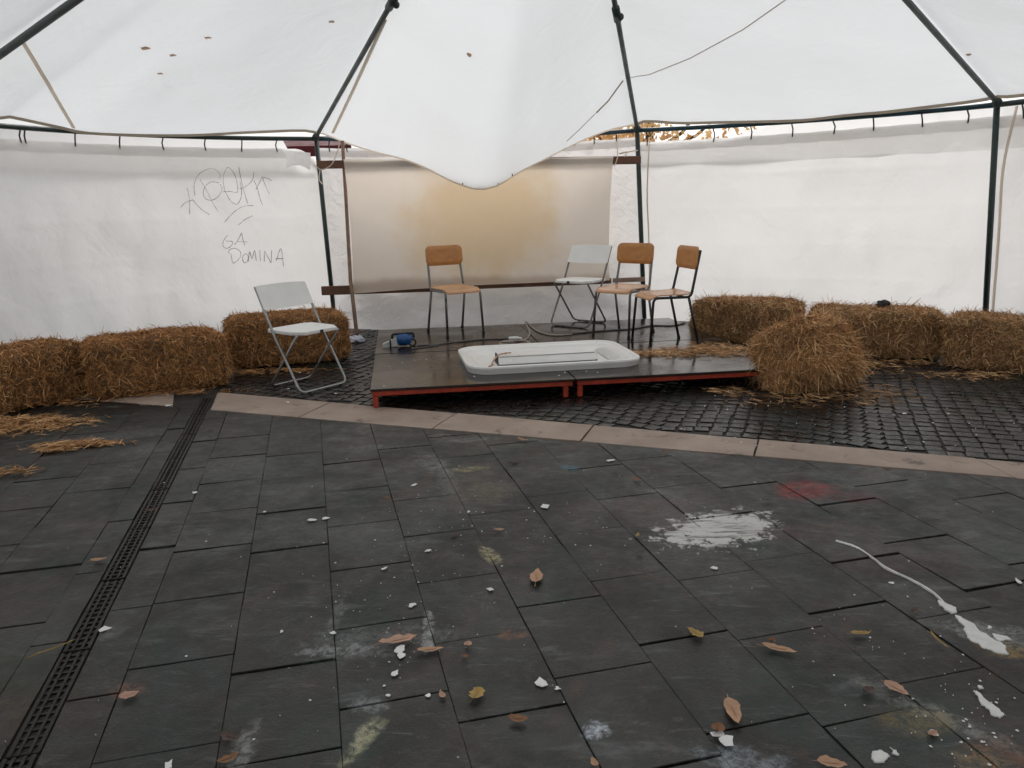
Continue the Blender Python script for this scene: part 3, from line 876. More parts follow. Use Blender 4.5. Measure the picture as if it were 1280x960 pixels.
# cobbles beyond the band, laid in shallow fans
cob = []
FW = 1.25; row = -6
for r_ in range(-4, 62):
    for fan in range(-5, 6):
        nn = 13
        for k in range(nn):
            u = (k + .5) / nn - .5
            x = fan * FW + u * FW
            y = 3.2 + r_ * .098 + .11 * math.cos(u * PI) + 0
            slope = math.atan(-.11 * PI / FW * math.sin(u * PI))
            wx, wy = x * math.cos(-.38) - (y - 4) * math.sin(-.38), 4 + x * math.sin(-.38) + (y - 4) * math.cos(-.38)
            wx += random.uniform(-.006, .006); wy += random.uniform(-.006, .006)
            if far_d(wx, wy) < .048: continue
            if (Vector((wx, wy, 0)) - CEN).length > 5.25: continue
            if W2T(wx, wy)[0] < -.72: 
                if W2T(wx, wy)[0] > -1.02: continue
            pr = proj((wx, wy, 0))
            cob.append((wx, wy, slope - .38, pr))
def cobble_mb(w_, d_, h=.03):
    mb = MB()
    vs = []
    for z, q in ((-h, 0), (-.0015, 0), (0, .003)):
        for sx, sy in ((-1, -1), (1, -1), (1, 1), (-1, 1)):
            x = sx * (w_ / 2 - q); y = sy * (d_ / 2 - q)
            vs += [(x + (-sx * .012 if sx * sy < 0 else 0) , y + (-sy * .012 if sx * sy > 0 else 0), z)]
    vs.append((0, 0, .003))
    fs = []
    for l in range(2):
        for i in range(4): fs.append((l * 4 + i, l * 4 + (i + 1) % 4, (l + 1) * 4 + (i + 1) % 4, (l + 1) * 4 + i))
    for i in range(4): fs.append((8 + i, 8 + (i + 1) % 4, 12))
    return mb.add(vs, fs, False)
protos = []
for k in range(8):
    protos.append(cobble_mb(.0965 + random.uniform(-.004, .001), .0965 + random.uniform(-.004, .001)))
pm = [p.mesh('cobble', M['cobble']) for p in protos]
plat_hide = lambda x, y: (-1.2 < x < 1.95 and y > 5.35 + .137 * (x + 1))
cob.sort(key=lambda c: (0 if (-10 < c[3][0] < 1290 and 0 < c[3][1] < 970 and not plat_hide(c[0], c[1])) else 1, c[3][2]))
rest = MB(); bz = []
for i, (x, y, a, pr) in enumerate(cob):
    k = random.randrange(8); z = -random.random() * .0025 + (-.004)
    tilt = (random.gauss(0, .013), random.gauss(0, .013), a + random.gauss(0, .06))
    if i < 295: link('cobble', pm[k], paving, (x, y, z), tilt)
    else:
        Rm = Matrix.Rotation(tilt[2], 3, 'Z') @ Matrix.Rotation(tilt[0], 3, 'X')
        rest.add([Vector((x, y, z)) + Rm @ Vector(v) for v in protos[k].v], protos[k].f)
rest.build('cobble', M['cobble'], paving, kind='stuff')

# ---- drain channel
drain = thing('drain_channel', 'long slotted iron drain channel running through the paving beside the left bales', 'drain', (*T2W((DR0 + DR1) / 2, 1.0), 0), YAW)
y_end = 6.15; L0 = -1.5
mb = MB(); mb.box((0, (L0 + y_end) / 2 - 1, -.026), (DR1 - DR0 - .004, y_end - L0, .004)); mb.build('channel_bed', M['soil'], drain)
wd = DR1 - DR0 - .012
y = L0
SEG = .50
grate = MB()
for x in (-wd / 2 + .006, wd / 2 - .006): grate.box((x, 0, -.009), (.012, SEG - .008, .016), None, .002)
for x in (-wd / 6, wd / 6): grate.box((x, 0, -.009), (.009, SEG - .008, .016), None, .002)
for yy in (-SEG / 2 + .016, SEG / 2 - .016): grate.box((0, yy, -.012), (wd - .024, .010, .012))
k = -SEG / 2 + .045
while k < SEG / 2 - .03:
    for x in (-wd / 3, 0, wd / 3): grate.box((x, k, -.0085), (wd / 3 - .008, .009, .008))
    k += .034
gm = grate.mesh('grate', M['iron'])
while y < y_end - .3:
    o = link('grate', gm, drain, (0, y + SEG / 2 - 1, -.001 - random.random() * .003), (random.gauss(0, .004), 0, random.gauss(0, .004)))
    y += SEG

# ------------------------------------------------------------------ stage modules
pu = Vector((.9905, .137, 0)).normalized(); pv = Vector((-pu.y, pu.x, 0))
PL = G(462, 487, .135)
TOP = .135
def stage_module(u0, v0, wu, dv, label, name='stage_module', dz=0):
    ang = math.atan2(pu.y, pu.x)
    o3 = PL + pu * (u0 + wu / 2) + pv * (v0 + dv / 2)
    root = thing(name, label, 'stage', (o3.x, o3.y, 0), ang, 'stage modules pushed together')
    T_ = TOP + dz
    mb = MB(); mb.box((0, 0, T_ - .009), (wu - .004, dv - .004, .018), None, .003); mb.build('deck', M['deck'], root)
    for (c, d) in (((0, -dv / 2 + .03, 0), (wu - .03, .03)), ((0, dv / 2 - .03, 0), (wu - .03, .03))):
        mb = MB(); mb.box((0, c[1], T_ - .018 - .0175), (d[0], d[1], .035), None, .003); mb.build('edge_beam', M['red_steel'], root)
    for sx in (-1, 1):
        mb = MB(); mb.box((sx * (wu / 2 - .03), 0, T_ - .018 - .0175), (.03, dv - .10, .033), None, .003); mb.build('edge_beam', M['red_steel'], root)
    for sx in (-1, 1):
        for sy in (-1, 1):
            mb = MB(); hh = T_ - .055
            mb.box((sx * (wu / 2 - .035 - (.03 if sx > 0 and u0 == 0 else 0)), sy * (dv / 2 - .034), hh / 2), (.036, .036, hh), None, .003)
            mb.build('leg', M['red_steel'], root)
    return root
stage_module(0, 0, 1.43, 1.30, 'front left dark wet stage board on red legs, under the white tray')
stage_module(1.434, 0, 1.60, 1.30, 'front right dark stage board with straw on it, beside the tumbled bale')
stage_module(0, 1.304, 1.43, 1.32, 'rear left dark stage board carrying the blue tool and a wooden chair', dz=.003)
stage_module(1.434, 1.304, 1.60, 1.32, 'rear right dark stage board carrying three chairs', dz=.002)

# ------------------------------------------------------------------ chairs
def school_chair(label, steel, x, y, z, fx, fy):
    root = thing('school_chair', label, 'chair', (x, y, z), math.atan2(fx, -fy), 'wooden school chairs on the stage')
    wd, sh = .36, .43
    r = .0115
    # front is -Y
    fr = MB()
    for s in (-1, 1):
        xx = s * (wd / 2)
        fr_pts = fillet([(xx * 1.06, -.215, 0), (xx, -.185, sh - .012), (xx, .155, sh - .016), (xx * .93, .235, .80)], .045, 6)
        fm = MB(); fm.tube(fr_pts, r, 10); fo = fm.build('side_frame', steel, root)
        lg = MB(); lg.tube([(xx * 1.04, .235, 0), (xx, .135, sh - .02)], r, 10); lo = lg.build('rear_leg', steel, root)
        for (px, py_) in ((xx * 1.06, -.215), (xx * 1.04, .235)):
            ft = MB(); ft.tube([(px, py_, 0.0), (px, py_ + (.003 if py_ < 0 else -.006), .028)], .0145, 10); ft.build('foot_cap', M['rubber'], fo if py_ < 0 else lo)
    cb = MB(); cb.tube([(-wd / 2, -.14, sh - .018), (wd / 2, -.14, sh - .018)], .008, 8); cb.tube([(-wd / 2, .12, sh - .018), (wd / 2, .12, sh - .018)], .008, 8)
    cb.build('cross_bar', steel, root)
    # plywood seat: dished, front edge rolled down
    def seat(u, v, zo=0):
        hx = .195 - .012 * (1 - v); sx = (u - .5) * 2
        xx = sx * hx; yy = -.215 + v * .385
        q = abs(sx) ** 6; p = abs(v * 2 - 1) ** 6
        xx *= 1 - .07 * p; yy = (yy + .022) * (1 - .05 * q) - .022
        z_ = sh + .004 - .012 * (1 - sx * sx) * math.sin(PI * v) - .035 * max(0, (.22 - v) / .22) ** 2 + .010 * max(0, (v - .8) / .2) ** 2
        return Vector((xx, yy, z_ + zo))
    mb = MB(); n = 16
    mb.grid(lambda u, v: seat(u, v, .009), n, n); mb.grid(lambda u, v: seat(1 - u, v, 0), n, n)
    ring_t = [i for i in range(n + 1)] + [(i + 1) * (n + 1) + n for i in range(n)] + [n * (n + 1) + n - 1 - i for i in range(n)] + [(n - 1 - i) * (n + 1) for i in range(n - 1)]
    off = (n + 1) ** 2
    mirror = lambda q: off + (q // (n + 1)) * (n + 1) + n - q % (n + 1)
    for a, b in zip(ring_t, ring_t[1:] + ring_t[:1]):
        mb.f.append((a, mirror(a), mirror(b), b)); mb.sm.append(False)
    mb.build('seat', M['ply_pale'], root)
    # backrest: rounded rectangle, curved
    mb = MB(); W_, H_ = .195, .095
    prof = []
    for c, (sx, sy) in enumerate(((1, -1), (1, 1), (-1, 1), (-1, -1))):
        for k in range(6):
            a = -PI / 2 + c * PI / 2 + k / 5 * PI / 2; rr = .05
            prof.append((sx * (W_ - rr) + rr * math.cos(a), sy * (H_ - rr) + rr * math.sin(a)))
    def bp(x_, z_, o_): return (x_, .222 + .03 * (z_ / .3) - .038 * (1 - (x_ / W_) ** 2) * -.6 - .02 + o_, .735 + z_)
    rings = []
    for o_, sc_ in ((-.012, .0), (-.012, .5), (-.012, .97), (-.008, 1), (0, 1), (.0, .5), (.0, .0)):
        rings.append([bp(px * max(sc_, .001), pz * max(sc_, .001), o_) for px, pz in prof])
    vs = [p for rg in rings for p in rg]; n = len(prof)
    fs = [(l * n + i, l * n + (i + 1) % n, (l + 1) * n + (i + 1) % n, (l + 1) * n + i) for l in range(len(rings) - 1) for i in range(n)]
    mb.add(vs, fs, True)
    mb.build('backrest', M['ply'], root)
    return root
school_chair('wooden school chair standing alone on the left of the stage, in front of the screen', M['grey_steel'], -.535, 7.50, TOP, .50, -.87)
school_chair('middle wooden school chair between the white folding chair and the black framed one', M['grey_steel'], 1.05, 7.22, TOP, -.64, -.77)
school_chair('rightmost wooden school chair on the stage, black framed and turned sideways', M['black_steel'], 1.33, 6.70, TOP, -.96, -.24)

def folding_chair(label, x, y, z, fx, fy, steel):
    root = thing('folding_chair', label, 'folding chair', (x, y, z), math.atan2(fx, -fy), 'white folding chairs')
    wo, wi = .225, .195; r = .0105
    # outer frame: from back top down to the front foot U
    A = (-.21, .77)      # y at front is -, so back top at +.21
    zb = .012
    def outer():
        pts = [(-wo, .235, .775), (-wo, .065, .44), (-wo, -.20, zb), (wo, -.20, zb), (wo, .065, .44), (wo, .235, .775)]
        return fillet(pts, .06, 7)
    mb = MB(); mb.tube(outer(), r, 10, flat=(1, .8)); mb.build('outer_frame', steel, root)
    pts = [(-wi, -.17, .435), (-wi, .20, zb), (wi, .20, zb), (wi, -.17, .435)]
    mb = MB(); mb.tube(fillet(pts, .055, 7), r * .95, 10, flat=(1, .8)); mb.build('inner_frame', steel, root)
    for (cx, cy) in ((-.15, -.20), (.15, -.20), (-.13, .20), (.13, .20)):
        mb = MB(); mb.box((cx, cy, .006), (.03, .022, .012), None, .002); mb.build('foot_pad', M['rubber'], root)
    # seat, chamfered front corners
    outl = [(-.21, .15), (-.21, -.11), (-.15, -.215), (.15, -.215), (.21, -.11), (.21, .15), (.17, .185), (-.17, .185)]
    mb = MB(); zz = [(.437, .99), (.441, 1.0), (.457, 1.0), (.462, .985), (.460, .9)]
    vs = [(px * s, py * s, z_) for z_, s in zz for px, py in outl]
    fs = [(l * 8 + i, l * 8 + (i + 1) % 8, (l + 1) * 8 + (i + 1) % 8, (l + 1) * 8 + i) for l in range(4) for i in range(8)]
    fs += [tuple(range(32, 40)), tuple(range(7, -1, -1))]
    mb.add(vs, [f[::-1] for f in fs]); mb.build('seat', M['white_plastic'], root)
    # notch at the front edge
    mb = MB(); mb.box((0, -.214, .449), (.028, .010, .022)); mb.build('seat_clip', M['rubber'], root)
    # back panel
    def bk(u, v, o_=0):
        x_ = (u - .5) * 2 * (wo + .006)
        z_ = .615 + v * .165
        y_ = .065 + (.235 - .065) * (z_ - .44) / (.775 - .44) + .012 * (1 - (u * 2 - 1) ** 2) + o_
        return Vector((x_, y_ - .004, z_ + .008 * (1 - (u * 2 - 1) ** 2) * (v * 2 - 1)))
    mb = MB(); n, m_ = 14, 4
    mb.grid(lambda u, v: bk(u, v, -.011), n, m_); mb.grid(lambda u, v: bk(1 - u, v, .011), n, m_)
    for (f1, f2) in (((0, 0), (1, 0)), ((1, 0), (1, 1)), ((1, 1), (0, 1)), ((0, 1), (0, 0))):
        k = 14
        vs = []
        for i in range(k + 1):
            u = f1[0] + (f2[0] - f1[0]) * i / k; v = f1[1] + (f2[1] - f1[1]) * i / k
            vs += [bk(u, v, -.011), bk(u, v, .011)]
        mb.add(vs, [(2 * i, 2 * i + 1, 2 * i + 3, 2 * i + 2) for i in range(k)])
    mb.build('backrest', M['white_plastic'], root)
    return root
folding_chair('white folding chair standing on the ground in front of the third bale', -1.585, 5.90, 0, .80, -.60, M['silver_steel'])
folding_chair('white folding chair at the back of the stage, before the screen', .70, 7.84, TOP, -.60, -.80, M['grey_steel'])

# ------------------------------------------------------------------ white tray
tc = (G(580, 470, TOP) + G(797, 453, TOP) + G(765, 428, TOP) + G(572, 438, TOP)) / 4
tray = thing('plastic_tray', 'large shallow white plastic tray lying on the front of the stage', 'tray', (tc.x + .01, tc.y - .13, TOP), math.atan2(pu.y, pu.x) + .03)
def rrect(hx, hy, rr, n=8):
    out = []
    for c, (sx, sy) in enumerate(((1, -1), (1, 1), (-1, 1), (-1, -1))):
        for k in range(n):
            a = -PI / 2 + c * PI / 2 + k / (n - 1) * PI / 2
            out.append((sx * (hx - rr) + rr * math.cos(a), sy * (hy - rr) + rr * math.sin(a)))
    return out
def loft(levels, close_top=True):
    mb = MB(); vs = []; n = 0
    for (hx, hy, rr, z_) in levels:
        q = rrect(hx, hy, rr); n = len(q); vs += [(x_, y_, z_) for x_, y_ in q]
    fs = [(l * n + i, l * n + (i + 1) % n, (l + 1) * n + (i + 1) % n, (l + 1) * n + i) for l in range(len(levels) - 1) for i in range(n)]
    if close_top: fs.append(tuple(range((len(levels) - 1) * n, len(levels) * n)))
    return mb.add(vs, fs, False)
loft([(.655, .44, .17, .002), (.67, .455, .18, .045), (.668, .453, .18, .058), (.655, .44, .17, .062), (.635, .42, .16, .060), (.622, .407, .15, .050), (.60, .385, .14, .046), (.57, .355, .12, .022), (.545, .33, .11, .012), (.50, .29, .09, .010)]).build('tray_shell', M['white_plastic'], tray)
mb = MB()
mb.add([(-.40, -.17, .010), (.36, -.17, .010), (.36, .04, .010), (-.40, .04, .010), (-.40, -.135, .074), (.36, -.135, .074), (.36, .02, .074), (-.40, .02, .074)],
       [(4, 5, 6, 7), (0, 1, 5, 4), (1, 2, 6, 5), (2, 3, 7, 6), (3, 0, 4, 7)])
mb.build('tube_housing', M['white_plastic'], tray)
mb = MB(); mb.box((-.02, -.065, .013), (.784, .228, .006)); mb.build('housing_shade_line', M['hose'], tray)  # dark strip standing in for the shadow line round the housing base
mb = MB(); mb.box((-.02, -.140, .070), (.756, .004, .003)); mb.build('lid_seam', M['hose'], tray)
mb = MB(); mb.box((-.402, -.055, .046), (.008, .13, .066)); mb.build('housing_end', M['rubber'], tray)
for k in range(7):
    mb = MB(); a = k / 6; mb.box((.46 + .012 * k, -.02 + .0 * k, .026 + .003 * k), (.007, .5 - .02 * k, .006)); mb.build('rib', M['white_plastic'], tray)
# dried stalk in the tray
tw = [G(614, 457, .20), G(618, 449, .22), G(625, 443, .225), G(635, 441, .225)]
mb = MB(); mb.tube(catmull(tw, 4), [.006] * 13, 5); mb.box(tw[-1], (.05, .02, .006)); mb.box(tw[0], (.018, .06, .006), Matrix.Rotation(-.4, 3, 'Z'))
mb.build('dried_stalk', M['leaf_tan'], label='curled dry brown stalk lying across the left end of the white tray', cat='dried stalk')

# ------------------------------------------------------------------ blue tool and its cables
b0 = G(503, 433, TOP)
tool = thing('power_tool', 'blue and black electric blower tool lying at the left of the stage', 'power tool', (b0.x, b0.y, TOP), .08)
mb = MB(); mb.tube([(-.05, 0, .055), (-.03, 0, .06), (.03, 0, .062), (.07, 0, .06), (.085, 0, .055)], [.028, .05, .054, .046, .03], 14); mb.build('motor_body', M['blue_plastic'], tool)
mb = MB(); mb.add([(-.17, -.045, .0), (-.04, -.04, .01), (-.04, .04, .01), (-.17, .045, .0), (-.17, -.045, .028), (-.04, -.03, .085), (-.04, .03, .085), (-.17, .045, .028)], [(3, 2, 1, 0), (4, 5, 6, 7), (0, 1, 5, 4), (1, 2, 6, 5), (2, 3, 7, 6), (3, 0, 4, 7)]); mb.build('nozzle', simple('translucent nozzle', (.42, .44, .42), .4), tool)
mb = MB(); mb.box((-.10, -.05, .035), (.014, .014, .075), None, .003); mb.build('switch_lever', M['rubber'], tool)
mb = MB(); mb.tube(fillet([(-.085, 0, .07), (-.085, 0, .11), (.10, 0, .118), (.105, 0, .075)], .02, 4), .011, 8); mb.build('handle', M['rubber'], tool)
mb = MB(); mb.tube([(.09 + .03 * math.cos(a), -.015, .035 + .03 * math.sin(a)) for a in [k * PI / 8 for k in range(17)]], .009, 6); mb.build('dust_port', M['rubber'], tool)
def gline(pts, z): return [G(x, y, z) for x, y in pts]
zc = TOP + .009
mb = MB(); mb.tube(catmull(gline([(521, 432), (535, 431), (545, 431), (560, 428.5), (576, 427), (600, 424.5), (622, 423.5), (640, 423)], zc), 6), .0075, 6); mb.build('power_cable', M['hose'], label='thin dark cable running right from the blue tool to a plug', cat='cable')
mb = MB(); mb.tube(catmull(gline([(514, 436), (530, 434), (548, 431.5)], zc), 6), .006, 6); mb.build('power_cable', M['hose'], label='short dark cable end curling in front of the blue tool', cat='cable')
mb = MB(); mb.tube([G(636, 423, zc + .004), G(648, 422.5, zc + .004)], .016, 8); mb.tube([G(647, 422.5, zc + .004), G(652, 423, zc + .004)], .011, 8); mb.build('plug', M['white_plastic'], label='small pale cable plug lying before the coiled hose on the stage', cat='plug')
cp = []
c0 = G(642, 430, zc)
for k in range(40):
    a = k / 39 * 2 * PI * 2.1 + 2.6; q = 1 - .12 * (k / 39)
    cp.append(c0 + Vector((math.cos(a) * .135 * q + .01 * math.sin(k * .7), math.sin(a) * .10 * q, .004 + .012 * (k / 39))))
cp += catmull([cp[-1]] + gline([(655, 425), (662, 418), (660, 410), (657, 402), (664, 408), (672, 414), (690, 419), (715, 418)], zc), 5)[1:]
mb = MB(); mb.tube(cp, .0085, 6); mb.build('coiled_hose', M['hose_beige'], label='beige hose coiled beside the plug in the middle of the stage', cat='hose')
mb = MB(); mb.tube(catmull(gline([(715, 417), (735, 415), (765, 412.5), (790, 411), (815, 407), (840, 407), (856, 404)], zc), 6), .0075, 6); mb.build('power_cable', M['hose'], label='grey cable trailing under the chairs to the right edge of the stage', cat='cable')
mb = MB(); mb.tube(catmull(gline([(425, 456), (440, 452), (452, 451), (466, 445)], .01), 6), .006, 6); mb.build('power_cable', M['rubber'], label='thin black cable on the ground between the third bale and the stage', cat='cable')

# crumpled cloth at the foot of the stick
def rag(c, rad, mat, name, label, cat, seed=1, sc=(1, .7, .5)):
    mb = MB(); vs = []; n = 18
    mb2 = MB(); mb2.sphere((0, 0, 0), 1, n, sc)
    vs = []
    for v in mb2.v:
        p = Vector(v); q = 1 + .45 * noise.noise(p * 2.2 + Vector((seed, 0, 0))) + .25 * noise.noise(p * 5 + Vector((seed, 4, 0)))
        p = p * q * rad; p.z = max(p.z, -rad * sc[2] * .5); vs.append(p)
    mb.add(vs, mb2.f, False)
    return mb.build(name, mat, loc=(c.x, c.y, c.z + rad * sc[2] * .5), label=label, cat=cat)
rag(G(445, 427), .085, simple('white rag with blue print', (.5, .53, .60), .8, 0, .4, 30), 'crumpled_rag', 'crumpled white and blue rag at the foot of the brown stick', 'rag')

# ------------------------------------------------------------------ straw
def blades(pts, nrm, n, lmin, lmax, wd, up, tangent_bias=None, sag=.3, r_=None):
    """n straw slivers seeded on sample points (numpy arrays)"""
    r_ = r_ or rng
    idx = r_.integers(0, len(pts), n)
    P = pts[idx]; Nn = nrm[idx]
    d = r_.normal(size=(n, 3))
    if tangent_bias is not None: d = d + tangent_bias
    d -= (d * Nn).sum(1)[:, None] * Nn
    d /= np.linalg.norm(d, axis=1)[:, None] + 1e-9
    k = (np.abs(r_.normal(size=n)) * up)[:, None]
    d = d + Nn * k
    d /= np.linalg.norm(d, axis=1)[:, None]
    L = (lmin + (lmax - lmin) * r_.random(n) ** 1.6)[:, None]
    s = r_.normal(size=(n, 3)); s -= (s * d).sum(1)[:, None] * d; s /= np.linalg.norm(s, axis=1)[:, None] + 1e-9
    W = (wd * (.6 + .8 * r_.random(n)))[:, None]
    a = P - d * L * .25
    m_ = P + d * L * .35; m_[:, 2] += 0
    e = P + d * L * .75; e[:, 2] -= (L[:, 0] * sag * r_.random(n) * .4)
    V = np.stack([a - s * W / 2, a + s * W / 2, m_ + s * W / 2, m_ - s * W / 2, e + s * W * .2, e - s * W * .2], 1).reshape(-1, 3)
    b = (np.arange(n) * 6)[:, None]
    F = np.concatenate([b + np.array([[0, 1, 2, 3]]), b + np.array([[3, 2, 4, 5]])], 1).reshape(-1, 4)
    return V, F
def np_mesh(name, V, F, mat):
    me = bpy.data.meshes.new(name)
    me.vertices.add(len(V)); me.vertices.foreach_set('co', V.astype(np.float32).ravel())
    me.loops.add(F.size); me.loops.foreach_set('vertex_index', F.astype(np.int32).ravel())
    me.polygons.add(len(F)); me.polygons.foreach_set('loop_start', (np.arange(len(F)) * 4).astype(np.int32))
    me.materials.append(mat)
    me.update(calc_edges=True)
    return me
def bale(label, c, rz, dims, mat, core, n, seed, tilt=(0, 0), rnd=.5, shag=1.0):
    root = thing('straw_bale', label, 'straw bale', c, rz, 'straw bales around the stage')
    root.rotation_euler = (tilt[0], tilt[1], rz)
    L, W_, H_ = dims
    r_ = np.random.default_rng(seed)
    # rounded, lumpy box
    nx, ny, nz = 26, 14, 12
    mb = MB()
    def shape(p):
        x, y, z = p
        e = 8.5 - 5.0 * rnd
        l = (abs(x) ** e + abs(y) ** e + abs(z) ** e) ** (1 / e)
        m_ = max(abs(x), abs(y), abs(z))
        k = m_ / l if l else 1
        q = Vector((x * k * L / 2, y * k * W_ / 2, z * k * H_ / 2))
        f = 1 + .055 * noise.noise(q * 6 + Vector((seed, 0, 0))) + .10 * noise.noise(q * 2.5 + Vector((0, seed, 0)))
        f -= .05 * math.exp(-((q.x * 8 + seed * .37 + .15 * noise.noise(q * 7)) % 1.0 - .5) ** 2 * 90)
        # twine pinches
        for tx in (-L * .2, L * .2): f -= .018 * math.exp(-((q.x - tx) / .03) ** 2)
        q = Vector((q.x, q.y * f, q.z * f)); q.x *= 1 + .05 * noise.noise(Vector((q.y * 8, q.z * 8, seed)))
        return q + Vector((0, 0, H_ / 2))
    for ax, (na, nb) in (((0, 1, 2), (nx, ny)), ((0, 2, 1), (nx, nz)), ((1, 2, 0), (ny, nz))):
        for s in (-1, 1):
            def fn(u, v, ax=ax, s=s):
                p = [0, 0, 0]; p[ax[0]] = u * 2 - 1; p[ax[1]] = v * 2 - 1; p[ax[2]] = s
                return shape(p)
            mb.grid(fn, na, nb)
    cm = mb.build('straw_core', core, root)
    V = np.array([tuple(v) for v in mb.v]); 
    F = np.array(mb.f)
    a, b, c_, d = (V[F[:, k]] for k in range(4))
    nr = np.cross(c_ - a, d - b); ar = np.linalg.norm(nr, axis=1) + 1e-9; nr /= ar[:, None]
    cen = (a + b + c_ + d) / 4; o = np.array([0, 0, H_ / 2])
    fl = ((cen - o) * nr).sum(1) < 0; nr[fl] *= -1
    pr = ar / ar.sum(); m_ = 9000
    fi = r_.choice(len(F), m_, p=pr); u = r_.random((m_, 1)); v = r_.random((m_, 1))
    S = (a[fi] * (1 - u) + b[fi] * u) * (1 - v) + (d[fi] * (1 - u) + c_[fi] * u) * v
    NN = nr[fi]
    up = NN[:, 2] > .4
    # sides: cut ends and vertical drape; top: loose strands
    V1, F1 = blades(S, NN, int(n * .62), .02, .085 * shag, .0046, .30 * shag, np.array([0, 0, -.5]), .3, r_)
    V2, F2 = blades(S, NN, int(n * .32), .04, .13 * shag, .0042, .55 * shag, None, .6, r_)
    V3, F3 = blades(S, NN, int(n * .06), .08, .20 * shag, .0038, 1.1 * shag, None, .9, r_)
    VV = np.concatenate([V1, V2, V3]); FF = np.concatenate([F1, F2 + len(V1), F3 + len(V1) + len(V2)])
    # stay above the ground in the bale's own frame when untilted
    if tilt == (0, 0): VV[:, 2] = np.maximum(VV[:, 2], .003 + .01 * r_.random(len(VV)))
    so = link('straw', np_mesh('straw', VV, FF, mat), root, kind='stuff')
    # twine
    for tx in (-L * .2, L * .2):
        tp = [shape((tx / (L / 2) , math.cos(t), math.sin(t))) if False else None for t in (0,)]
    return root
bale('straw bale at the left edge, cut off by the picture', (-3.63, 5.46, 0), R(60), (1.04, .50, .42), M['straw_brown'], M['core_brown'], 26000, 11, rnd=.22, shag=.75)
bale('long brown straw bale, second from the left, behind the end of the drain', (-2.77, 5.99, 0), R(31), (.98, .52, .42), M['straw_brown'], M['core_brown'], 30000, 12, rnd=.22, shag=.75)
bale('damp brown straw bale behind the white folding chair on the ground', (-2.02, 6.98, 0), R(22), (1.04, .50, .42), M['straw_brown'], M['core_brown'], 26000, 13, rnd=.22, shag=.75)
bale('straw bale at the rear right corner of the stage, behind the tumbled one', (2.29, 7.50, 0), R(-34), (.98, .50, .40), M['straw_mid'], M['core_gold'], 26000, 14, rnd=.22, shag=.85)
bale('straw bale with a dark rag on top, second from the right by the wall', (3.16, 6.70, 0), R(-14), (1.02, .50, .40), M['straw_mid'], M['core_gold'], 28000, 15, rnd=.22, shag=.85)
bale('straw bale at the right edge in front of the rightmost post', (4.03, 6.04, 0), R(-30), (1.06, .52, .40), M['straw_mid'], M['core_gold'], 28000, 16, rnd=.22, shag=.85)
bale('loose golden straw bale tumbled on its corner against the stage', (2.24, 5.52, .00), R(44), (.66, .52, .48), M['straw_gold'], M['core_gold'], 44000, 17, (R(-30), R(7)), .5, 1.0)

def scatter(name, label, centres, n, mat, z=.006, lmin=.03, lmax=.13, h=.02):
    V_ = []
    for (cx, cy, rx, ry, wgt) in centres:
        k = int(n * wgt)
        r = np.sqrt(rng.random(k)) * (1 + .35 * rng.normal(size=k)); a = rng.random(k) * 2 * PI
        x = cx + rx * r * np.cos(a) + .15 * rx * np.sin(a * 5); y = cy + ry * r * np.sin(a)
        zz = z + h * rng.random(k) * np.clip(1.1 - np.abs(r), .1, 1)
        V_.append(np.stack([x, y, zz], 1))
    P = np.concatenate(V_); Nn = np.tile(np.array([[0, 0, 1.]]), (len(P), 1))
    V, F = blades(P, Nn, len(P), lmin, lmax, .0034, .12)
    V[:, 2] = np.maximum(V[:, 2], z)
    return link(name, np_mesh(name, V, F, mat), None, None, None, label, 'straw', None, 'stuff')
def gc(px, py, rx, ry, w_, z=0): p = G(px, py, z); return (p.x, p.y, rx, ry, w_)
scatter('loose_straw', 'heap of loose golden straw on the paving in front of the leftmost bale', [gc(30, 532, .33, .17, .6), gc(-30, 535, .3, .2, .4)], 4200, M['straw_gold'], h=.05)
scatter('loose_straw', 'thin streak of loose straw on the paving left of the drain', [gc(105, 556, .22, .045, .7), gc(70, 562, .1, .04, .3)], 800, M['straw_gold'], h=.02)
scatter('loose_straw', 'few wisps of straw at the left edge of the paving', [gc(8, 592, .16, .08, 1)], 120, M['straw_gold'])
scatter('loose_straw', 'straw spread on the right side of the stage in front of the black framed chair', [gc(868, 440, .42, .24, .6, TOP), gc(905, 437, .22, .26, .3, TOP), gc(815, 443, .2, .12, .1, TOP)], 1900, M['straw_gold'], TOP + .008, h=.012)
scatter('loose_straw', 'loose straw on the cobbles around the tumbled bale', [gc(1080, 490, .3, .3, .35), gc(1010, 500, .5, .2, .3), gc(915, 490, .2, .12, .15), gc(1090, 462, .35, .25, .2)], 900, M['straw_mid'])
scatter('loose_straw', 'fallen straw along the foot of the bales right of the stage', [gc(1100, 455, .6, .12, .4), gc(1220, 470, .4, .15, .4), gc(880, 410, .2, .2, .2)], 900, M['straw_mid'])
scatter('loose_straw', 'fallen straw along the foot of the bales left of the stage', [gc(60, 505, .4, .12, .3), gc(200, 492, .5, .1, .4), gc(340, 465, .5, .1, .3)], 1100, M['straw_brown'])
rag(Vector((3.22, 6.70, .425)), .06, M['rubber'], 'dark_rag', 'small dark blue black rag on top of the bale second from the right', 'rag', 3)
rag(Vector((4.22, 6.12, .41)), .11, simple('dull green cloth', (.06, .08, .07), .8), 'green_rag', 'dull green cloth heaped on the bale at the right edge', 'rag', 5, (1.2, .8, .4))

